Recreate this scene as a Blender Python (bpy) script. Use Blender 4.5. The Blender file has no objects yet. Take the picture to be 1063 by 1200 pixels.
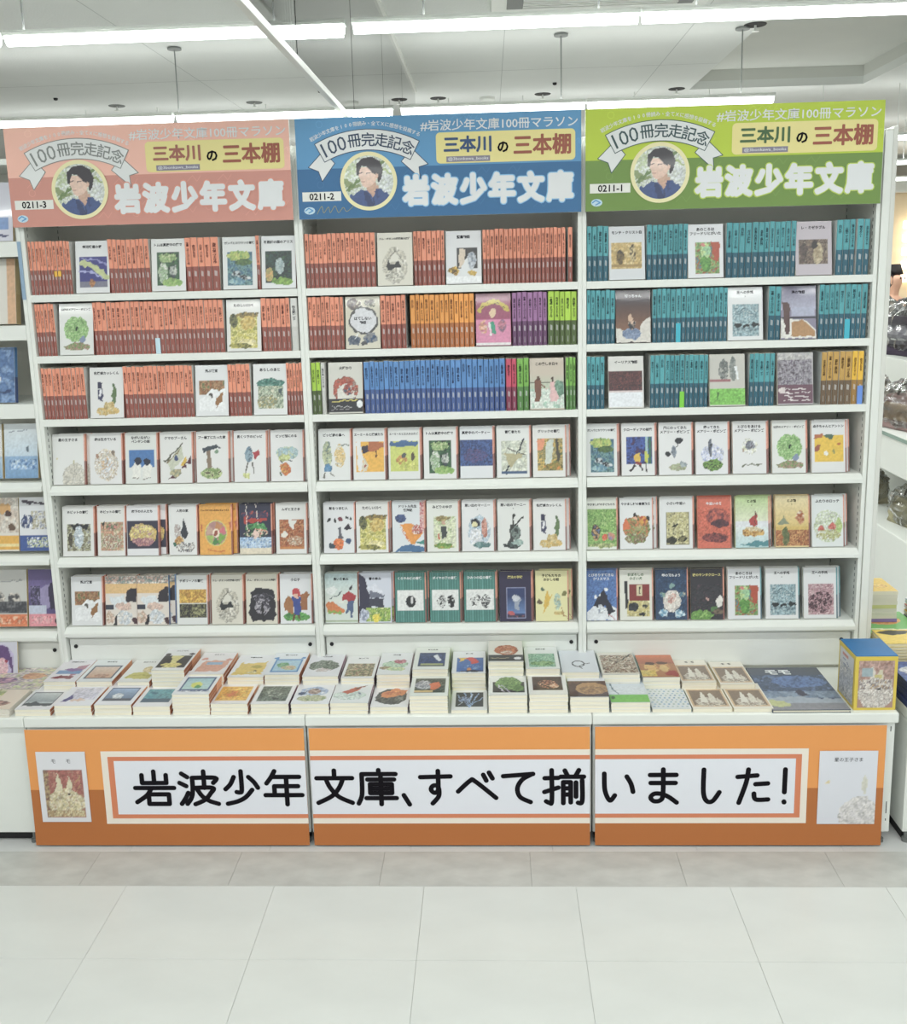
import bpy, bmesh, math, random
import numpy as np
from mathutils import Vector, Matrix
random.seed(7)
ORD = 'first second third fourth fifth sixth seventh eighth ninth tenth eleventh twelfth thirteenth fourteenth fifteenth sixteenth seventeenth eighteenth nineteenth twentieth'.split()
S = bpy.context.scene
COLL = S.collection

# ------------------------------------------------------------------ camera, world, light, exposure
cam = bpy.data.cameras.new('camera'); camo = bpy.data.objects.new('camera', cam); COLL.objects.link(camo)
cam.sensor_fit = 'HORIZONTAL'; cam.sensor_width = 36.0
cam.lens = 36.0 * 1083.72 / 1063.0
cam.shift_x = (531.5 - 532.22) / 1063.0; cam.shift_y = (508.15 - 600.0) / 1063.0
cam.clip_start = .05; cam.clip_end = 60
_r = Vector((0.999004, 0.036947, -0.02502)); _d = Vector((0.0182417, 0.1735644, 0.9846536)); _f = Vector((-0.0407229, 0.9841292, -0.1727175))
camo.matrix_world = Matrix(((_r.x, _d.x, -_f.x, -0.29868), (_r.y, _d.y, -_f.y, -2.98129), (_r.z, _d.z, -_f.z, 1.80087), (0, 0, 0, 1)))
S.camera = camo
W = bpy.data.worlds.new('world'); S.world = W; W.use_nodes = True
W.node_tree.nodes['Background'].inputs[0].default_value = (.92, .96, .97, 1)
W.node_tree.nodes['Background'].inputs[1].default_value = .8
S.view_settings.view_transform = 'Standard'; S.view_settings.look = 'None'
S.view_settings.gamma = 1.0; S.view_settings.use_curve_mapping = False
S.view_settings.exposure = 0.0
TUBE = 5.0        # emission of the lamp diffusers
UP = .13          # share of lamp energy given to an added upward light that brightens the ceiling
LAMP_W = 8.0     # watts of the light each fixture throws down

# ------------------------------------------------------------------ colours and materials
def lin(c):
    return c / 12.92 if c <= .04045 else ((c + .055) / 1.055) ** 2.4
def hx(s):
    s = s.strip('#')
    if len(s) == 3: v = [int(ch, 16) * 17 for ch in s]
    else: v = [int(s[i:i + 2], 16) for i in (0, 2, 4)]
    return tuple(lin(a / 255.) for a in v)
def mat(name, col, rough=.5, metal=0, noise=0, nscale=8, bump=0, bscale=60, coat=0, spec=.5, stretch=None):
    m = bpy.data.materials.new(name); m.use_nodes = True
    nt = m.node_tree; b = nt.nodes['Principled BSDF']
    b.inputs['Roughness'].default_value = rough; b.inputs['Metallic'].default_value = metal
    b.inputs['Coat Weight'].default_value = coat; b.inputs['Specular IOR Level'].default_value = spec
    c = hx(col) if isinstance(col, str) else col
    tc = nt.nodes.new('ShaderNodeTexCoord'); src = tc.outputs['Object']
    if stretch:
        mp = nt.nodes.new('ShaderNodeMapping'); mp.inputs['Scale'].default_value = stretch
        nt.links.new(src, mp.inputs['Vector']); src = mp.outputs[0]
    n = nt.nodes.new('ShaderNodeTexNoise'); n.inputs['Scale'].default_value = nscale; n.inputs['Detail'].default_value = 5
    nt.links.new(src, n.inputs['Vector'])
    r = nt.nodes.new('ShaderNodeValToRGB')
    k = noise
    r.color_ramp.elements[0].position = .3; r.color_ramp.elements[1].position = .7
    r.color_ramp.elements[0].color = (c[0] * (1 - k), c[1] * (1 - k), c[2] * (1 - k), 1)
    r.color_ramp.elements[1].color = (min(1, c[0] * (1 + k)), min(1, c[1] * (1 + k)), min(1, c[2] * (1 + k)), 1)
    nt.links.new(n.outputs['Fac'], r.inputs[0]); nt.links.new(r.outputs[0], b.inputs['Base Color'])
    if bump:
        n2 = nt.nodes.new('ShaderNodeTexNoise'); n2.inputs['Scale'].default_value = bscale
        nt.links.new(src, n2.inputs['Vector'])
        bp = nt.nodes.new('ShaderNodeBump'); bp.inputs['Strength'].default_value = bump; bp.inputs['Distance'].default_value = .01
        nt.links.new(n2.outputs['Fac'], bp.inputs['Height']); nt.links.new(bp.outputs[0], b.inputs['Normal'])
    return m
def attr_mat(name, rough, coat=0, vary=.05, spec=.5):
    m = bpy.data.materials.new(name); m.use_nodes = True
    nt = m.node_tree; b = nt.nodes['Principled BSDF']
    a = nt.nodes.new('ShaderNodeAttribute'); a.attribute_name = 'Col'
    oi = nt.nodes.new('ShaderNodeObjectInfo')
    mr = nt.nodes.new('ShaderNodeMapRange'); mr.inputs[3].default_value = 1 - vary; mr.inputs[4].default_value = 1 + vary
    nt.links.new(oi.outputs['Random'], mr.inputs[0])
    hs = nt.nodes.new('ShaderNodeHueSaturation')
    nt.links.new(a.outputs['Color'], hs.inputs['Color']); nt.links.new(mr.outputs[0], hs.inputs['Value'])
    nt.links.new(hs.outputs[0], b.inputs['Base Color'])
    b.inputs['Roughness'].default_value = rough; b.inputs['Coat Weight'].default_value = coat
    b.inputs['Coat Roughness'].default_value = .06; b.inputs['Specular IOR Level'].default_value = spec
    return m
M = {}
M['steel'] = mat('white_powder_steel', 'e6e9e4', .42, noise=.015, nscale=5)
M['steel_in'] = mat('back_panel_steel', 'e4e3db', .5, noise=.03, nscale=4)
M['panel'] = mat('end_panel_laminate', 'd9dad4', .5, noise=.02)
M['tile'] = mat('floor_tile_light', 'd3d6d3', .3, noise=.04, nscale=3.2, stretch=(1, 2.2, 1))
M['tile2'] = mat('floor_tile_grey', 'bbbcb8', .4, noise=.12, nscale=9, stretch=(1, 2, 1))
M['tile3'] = mat('floor_tile_pale', 'cacbca', .4, noise=.04, nscale=4)
M['joint'] = mat('floor_joint', '90918f', .8, noise=.05)
M['ceil'] = mat('ceiling_board', 'e0e3e0', .85, noise=.03, nscale=2, bump=.15, bscale=90)
M['ceil2'] = mat('ceiling_recess_board', 'd2d4ce', .85, noise=.03, nscale=2)
M['wall'] = mat('far_wall_paint', 'cfc8bc', .8, noise=.03)
M['dark'] = mat('dark_gap', '1c1c1e', .6, noise=.1)
M['seam'] = mat('ceiling_joint', 'b2b6b3', .8)
M['rodgrey'] = mat('rod_enamel', '8a8e8c', .5)
M['grey'] = mat('grey_plastic', '6c706e', .5, noise=.05)
M['ink'] = mat('black_print', '120f16', .7, noise=.02, spec=.15)
M['ink2'] = mat('title_ink', '2e2e34', .7, noise=.02, spec=.2)
M['white'] = mat('white_print', 'e4e6e8', .5, noise=.01)
M['cream'] = mat('page_block_paper', 'efe9d6', .8, noise=.05, nscale=3, stretch=(1, 1, 60))
M['paper'] = attr_mat('printed_paper', .45, vary=.04)
M['print'] = attr_mat('laminated_print', .38, coat=.5, vary=.0)
M['spine'] = attr_mat('spine_print', .42, coat=.1, vary=.09)
M['banner'] = attr_mat('banner_print', .5, vary=0)
M['person'] = attr_mat('person_surface', .6, vary=0)
def emis(name, col, s):
    m = bpy.data.materials.new(name); m.use_nodes = True
    b = m.node_tree.nodes['Principled BSDF']; b.inputs['Base Color'].default_value = (.9, .9, .9, 1)
    b.inputs['Emission Color'].default_value = (*col, 1); b.inputs['Emission Strength'].default_value = s
    return m
M['tube'] = emis('lamp_diffuser', (.93, 1, .98), TUBE)
M['warm'] = emis('warm_lamp_glass', (1, .82, .6), 3.0)
def glass(name, tint, gloss, rough=.02):
    m = bpy.data.materials.new(name); m.use_nodes = True; nt = m.node_tree
    nt.nodes.remove(nt.nodes['Principled BSDF']); out = nt.nodes['Material Output']
    t = nt.nodes.new('ShaderNodeBsdfTransparent'); t.inputs[0].default_value = (*tint, 1)
    g = nt.nodes.new('ShaderNodeBsdfGlossy'); g.inputs['Roughness'].default_value = rough
    n = nt.nodes.new('ShaderNodeTexNoise'); n.inputs['Scale'].default_value = 14
    bp = nt.nodes.new('ShaderNodeBump'); bp.inputs['Strength'].default_value = .0 if rough < .05 else .6
    nt.links.new(n.outputs[0], bp.inputs['Height']); nt.links.new(bp.outputs[0], g.inputs['Normal'])
    f = nt.nodes.new('ShaderNodeFresnel'); f.inputs[0].default_value = 1.45
    mm = nt.nodes.new('ShaderNodeMath'); mm.operation = 'MULTIPLY'; mm.inputs[1].default_value = gloss; mm.use_clamp = True
    nt.links.new(f.outputs[0], mm.inputs[0])
    x = nt.nodes.new('ShaderNodeMixShader'); nt.links.new(mm.outputs[0], x.inputs[0])
    nt.links.new(t.outputs[0], x.inputs[1]); nt.links.new(g.outputs[0], x.inputs[2]); nt.links.new(x.outputs[0], out.inputs[0])
    return m
M['glass'] = glass('clear_pane', (.93, .96, .95), 2.0)
M['film'] = glass('crinkled_film', (.86, .87, .86), 3.5, .16)

# ------------------------------------------------------------------ mesh helpers
def tag(o, label=None, cat=None, group=None, kind=None):
    if label: o['label'] = label
    if cat: o['category'] = cat
    if group: o['group'] = group
    if kind: o['kind'] = kind
    return o
def link(name, me, m=None, parent=None, loc=(0, 0, 0), rot=(0, 0, 0)):
    if m is not None and len(me.materials) == 0: me.materials.append(m)
    o = bpy.data.objects.new(name, me); COLL.objects.link(o)
    o.location = loc; o.rotation_euler = rot
    if parent: o.parent = parent
    return o
def empty(name, loc=(0, 0, 0), rz=0, label=None, cat=None, group=None, rx=0):
    o = bpy.data.objects.new(name, None); COLL.objects.link(o); o.location = loc; o.rotation_euler = (rx, 0, rz)
    o.empty_display_size = .05
    return tag(o, label, cat, group)
class MB:
    """collects polygons with a colour each and builds one mesh"""
    def __init__(s): s.v = []; s.f = []; s.c = []
    def poly(s, pts, col=(.8, .8, .8)):
        b = len(s.v); s.v += [tuple(p) for p in pts]; s.f.append(tuple(range(b, b + len(pts)))); s.c.append(col); return s
    def box(s, x0, y0, z0, x1, y1, z1, col=(.8, .8, .8), cols=None, skip=''):
        p = [(x0, y0, z0), (x1, y0, z0), (x1, y1, z0), (x0, y1, z0), (x0, y0, z1), (x1, y0, z1), (x1, y1, z1), (x0, y1, z1)]
        for k, q in (('b', (0, 3, 2, 1)), ('t', (4, 5, 6, 7)), ('f', (0, 1, 5, 4)), ('r', (1, 2, 6, 5)), ('k', (2, 3, 7, 6)), ('l', (3, 0, 4, 7))):
            if k in skip: continue
            s.poly([p[i] for i in q], (cols or {}).get(k, col))
        return s
    def tube(s, a, b, r, n=10, col=(.8, .8, .8), r2=None):
        a = Vector(a); b = Vector(b); d = (b - a).normalized(); u = d.orthogonal().normalized(); w = d.cross(u); r2 = r if r2 is None else r2
        A = [a + (u * math.cos(t) + w * math.sin(t)) * r for t in [2 * math.pi * i / n for i in range(n)]]
        B = [b + (u * math.cos(t) + w * math.sin(t)) * r2 for t in [2 * math.pi * i / n for i in range(n)]]
        for i in range(n): s.poly([A[i], A[(i + 1) % n], B[(i + 1) % n], B[i]], col)
        s.poly(A[::-1], col); s.poly(B, col); return s
    def lathe(s, prof, n=20, c=(0, 0, 0), col=(.8, .8, .8)):
        for (r0, z0), (r1, z1) in zip(prof, prof[1:]):
            for i in range(n):
                t0, t1 = 2 * math.pi * i / n, 2 * math.pi * (i + 1) / n
                s.poly([(c[0] + r0 * math.cos(t0), c[1] + r0 * math.sin(t0), c[2] + z0), (c[0] + r0 * math.cos(t1), c[1] + r0 * math.sin(t1), c[2] + z0),
                        (c[0] + r1 * math.cos(t1), c[1] + r1 * math.sin(t1), c[2] + z1), (c[0] + r1 * math.cos(t0), c[1] + r1 * math.sin(t0), c[2] + z1)], col)
        return s
    def mesh(s, name):
        me = bpy.data.meshes.new(name); me.from_pydata(s.v, [], s.f)
        a = me.attributes.new('Col', 'FLOAT_COLOR', 'CORNER'); buf = []
        for f, c in zip(s.f, s.c): buf += [c[0], c[1], c[2], 1.0] * len(f)
        a.data.foreach_set('color', buf); return me
    def build(s, name, m, parent=None, loc=(0, 0, 0), rot=(0, 0, 0)): return link(name, s.mesh(name), m, parent, loc, rot)
def bbox(name, x0, y0, z0, x1, y1, z1, m, parent=None, bev=.003, seg=2):
    """one bevelled box, its origin at its base centre"""
    cx, cy = (x0 + x1) / 2, (y0 + y1) / 2
    bm = bmesh.new(); bmesh.ops.create_cube(bm, size=1)
    for v in bm.verts: v.co = Vector((v.co.x * (x1 - x0), v.co.y * (y1 - y0), (v.co.z + .5) * (z1 - z0)))
    bev = min(bev, (x1 - x0) * .3, (y1 - y0) * .3, (z1 - z0) * .3)
    if bev > 0: bmesh.ops.bevel(bm, geom=bm.edges[:], offset=bev, segments=seg, affect='EDGES', profile=.6)
    me = bpy.data.meshes.new(name); bm.to_mesh(me); bm.free()
    o = link(name, me, m, parent); px = parent.location if parent else Vector((0, 0, 0))
    o.location = (cx - px[0], cy - px[1], z0 - px[2]); return o

# ------------------------------------------------------------------ text as thin meshes
_tc = {}
def text_mesh(s, w=None, h=None, off=0., space=1.0, lsp=None, m=None, align='CENTER', em=None):
    """a flat mesh of the words, centred on the origin in the XY plane, fitted inside w x h"""
    key = (s, w, h, em, off, space, lsp, m.name if m else '')
    if key in _tc: return _tc[key]
    c = bpy.data.curves.new('t', 'FONT'); c.body = s; c.size = 1; c.offset = off; c.resolution_u = 2; c.fill_mode = 'FRONT'
    c.space_character = space; c.align_x = align
    if lsp: c.space_line = lsp
    o = bpy.data.objects.new('t', c); COLL.objects.link(o)
    me = bpy.data.meshes.new_from_object(o.evaluated_get(bpy.context.evaluated_depsgraph_get()))
    bpy.data.objects.remove(o); bpy.data.curves.remove(c)
    n = len(me.vertices); co = np.empty(n * 3); me.vertices.foreach_get('co', co); co = co.reshape(-1, 3)
    lo, hi = co.min(0), co.max(0); co -= (lo + hi) / 2; sz = hi - lo
    sx = w / sz[0] if w else 1e9; sy = h / sz[1] if h else 1e9
    sc = (min(sx, sy),) * 2
    if em: sc = (em, em)
    co[:, 0] *= sc[0]; co[:, 1] *= sc[1]
    me.vertices.foreach_set('co', co.ravel()); me.name = 'writing'; me.materials.clear()
    if m: me.materials.append(m)
    _tc[key] = me; return me
def fit_text(s, w, h, off, m):
    """stretched to fill w x h exactly"""
    me = text_mesh(s, None, None, off, m=m).copy()
    n = len(me.vertices); co = np.empty(n * 3); me.vertices.foreach_get('co', co); co = co.reshape(-1, 3)
    sz = co.max(0) - co.min(0); co[:, 0] *= w / sz[0]; co[:, 1] *= h / sz[1]; me.vertices.foreach_set('co', co.ravel())
    return me
def bold_text(s, w, h, rad, m):
    """letters thickened by laying shifted copies of the outline over each other"""
    me0 = fit_text(s, w - 2 * rad, h - 2 * rad, 0., m); n = len(me0.vertices); co = np.empty(n * 3); me0.vertices.foreach_get('co', co); co = co.reshape(-1, 3)
    fs = [tuple(p.vertices) for p in me0.polygons]; V = []; F = []
    sh = [(0, 0)] + [(rad * math.cos(i * math.pi / 6), rad * math.sin(i * math.pi / 6)) for i in range(12)] + [(rad * .55 * math.cos(i * math.pi / 3), rad * .55 * math.sin(i * math.pi / 3)) for i in range(6)]
    for k, (dx, dy) in enumerate(sh):
        V.append(co + np.array([dx, dy, k * 4e-5])); F += [tuple(i + k * n for i in f) for f in fs]
    me = bpy.data.meshes.new('writing'); me.from_pydata(np.concatenate(V).tolist(), [], F); me.materials.append(m); return me

# ------------------------------------------------------------------ painted print (a grid of coloured points)
def vnoise(rs, w, h, sc):
    gw, gh = max(2, int(w / sc) + 2), max(2, int(h / sc) + 2)
    g = rs.rand(gh, gw); y = np.linspace(0, gh - 1.001, h); x = np.linspace(0, gw - 1.001, w)
    yi, xi = y.astype(int), x.astype(int); fy, fx = (y - yi)[:, None], (x - xi)[None, :]
    fy = fy * fy * (3 - 2 * fy); fx = fx * fx * (3 - 2 * fx)
    return (g[yi][:, xi] * (1 - fy) * (1 - fx) + g[yi][:, xi + 1] * (1 - fy) * fx + g[yi + 1][:, xi] * fy * (1 - fx) + g[yi + 1][:, xi + 1] * fy * fx)
def paint(ops, w, h, seed=1):
    """small picture language: B fill, R rect, E ellipse, P polygon, L line, M mottled rect, O mottled ellipse, G gradient"""
    rs = np.random.RandomState(seed); img = np.zeros((h, w, 3)); img[:] = hx('e6e6e4')
    Y, X = np.mgrid[0:h, 0:w]; X = X * 100. / (w - 1); Y = Y * 100. / (h - 1)
    for op in ops.split(';'):
        t = op.split()
        if not t: continue
        k = t[0]; warp = 0 if k in 'BRG' or k.islower() else 2.6
        wx = X + (vnoise(rs, w, h, 4) - .5) * warp * 2; wy = Y + (vnoise(rs, w, h, 4) - .5) * warp * 2
        K = k.upper()
        if K == 'B': img[:] = hx(t[1]); continue
        if K in 'RMG':
            x0, y0, x1, y1 = map(float, t[1:5]); mk = (X >= x0) & (X <= x1) & (Y >= y0) & (Y <= y1); cs = t[5:]
        elif K in 'EO':
            cx, cy, rx, ry = map(float, t[1:5]); mk = ((wx - cx) / rx) ** 2 + ((wy - cy) / ry) ** 2 <= 1; cs = t[5:]
        elif K == 'P':
            cs = [t[1]]; q = list(map(float, t[2:])); q = list(zip(q[::2], q[1::2])); mk = np.zeros((h, w), bool)
            for (ax, ay), (bx, by) in zip(q, q[1:] + q[:1]):
                if ay == by: continue
                c = ((wy > ay) != (wy > by)) & (wx < (bx - ax) * (wy - ay) / (by - ay) + ax); mk ^= c
        elif K == 'L':
            r = float(t[1]); cs = [t[2]]; q = list(map(float, t[3:])); q = list(zip(q[::2], q[1::2])); mk = np.zeros((h, w), bool)
            asp = h / w
            for (ax, ay), (bx, by) in zip(q, q[1:]):
                dx, dy = bx - ax, (by - ay) * asp; L2 = dx * dx + dy * dy + 1e-9
                u = np.clip(((wx - ax) * dx + (wy - ay) * asp * dy) / L2, 0, 1)
                mk |= ((wx - ax - u * dx) ** 2 + ((wy - ay) * asp - u * dy) ** 2) <= r * r
        if K == 'G':
            f = np.clip((Y - y0) / (y1 - y0), 0, 1)[..., None]; c = (1 - f) * np.array(hx(cs[0])) + f * np.array(hx(cs[1])); img[mk] = c[mk]
        elif K in 'MO':
            sc = 3.0
            if cs[-1].startswith('*'): sc = float(cs[-1][1:]); cs = cs[:-1]
            n = vnoise(rs, w, h, sc) * .6 + vnoise(rs, w, h, max(1.2, sc * .45)) * .4
            lo, hi = np.percentile(n, 4), np.percentile(n, 96); n = np.clip((n - lo) / (hi - lo), 0, .999) * (len(cs) - 1 if len(cs) > 1 else 0)
            C = np.array([hx(c) for c in cs]); i0 = n.astype(int); fr = np.clip((n - i0 - .25) / .5, 0, 1)[..., None]; i1 = np.minimum(i0 + 1, len(cs) - 1)
            c = C[i0] * (1 - fr) + C[i1] * fr; c = c * (1 + (vnoise(rs, w, h, 1.4) - .5)[..., None] * .5); rd = np.abs(vnoise(rs, w, h, 3.4) - .5) < .055; c[rd] *= .76; img[mk] = c[mk]
        else: img[mk] = np.array(hx(cs[0]))
    g = img.mean(2, keepdims=True); img = img * .86 + g * .14; sat = 1 + (vnoise(rs, w, h, 1.6) - .5)[..., None] * .24 * (np.abs(img - np.array(hx(ops.split(';')[0].split()[1]) if ops.startswith('B ') else (9, 9, 9)) ).sum(2, keepdims=True) > .1)
    return np.clip(img * sat * .87 + .018, 0, 1)
def grid_mesh(img, w, h, mask=None, name='cover_picture'):
    """a w x h metre sheet in the XZ plane (facing -Y), lower edge at z = 0, coloured per point"""
    H, Wd = img.shape[:2]
    xs = np.linspace(-w / 2, w / 2, Wd); zs = np.linspace(h, 0, H)
    co = np.zeros((H, Wd, 3)); co[..., 0] = xs[None, :]; co[..., 2] = zs[:, None]
    idx = np.arange(H * Wd).reshape(H, Wd)
    q = np.stack([idx[1:, :-1], idx[1:, 1:], idx[:-1, 1:], idx[:-1, :-1]], -1).reshape(-1, 4)
    if mask is not None:
        mm = mask[1:, :-1] & mask[1:, 1:] & mask[:-1, 1:] & mask[:-1, :-1]; q = q[mm.ravel()]
    me = bpy.data.meshes.new(name); me.vertices.add(H * Wd); me.vertices.foreach_set('co', co.ravel())
    me.loops.add(q.size); me.polygons.add(len(q)); me.loops.foreach_set('vertex_index', q.ravel().astype(np.int32))
    me.polygons.foreach_set('loop_start', (np.arange(len(q)) * 4).astype(np.int32)); me.update(calc_edges=True)
    a = me.attributes.new('Col', 'FLOAT_COLOR', 'POINT')
    a.data.foreach_set('color', np.concatenate([np.minimum(img * 1.06, 1.), np.ones((H, Wd, 1))], -1).ravel())
    return me

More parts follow.
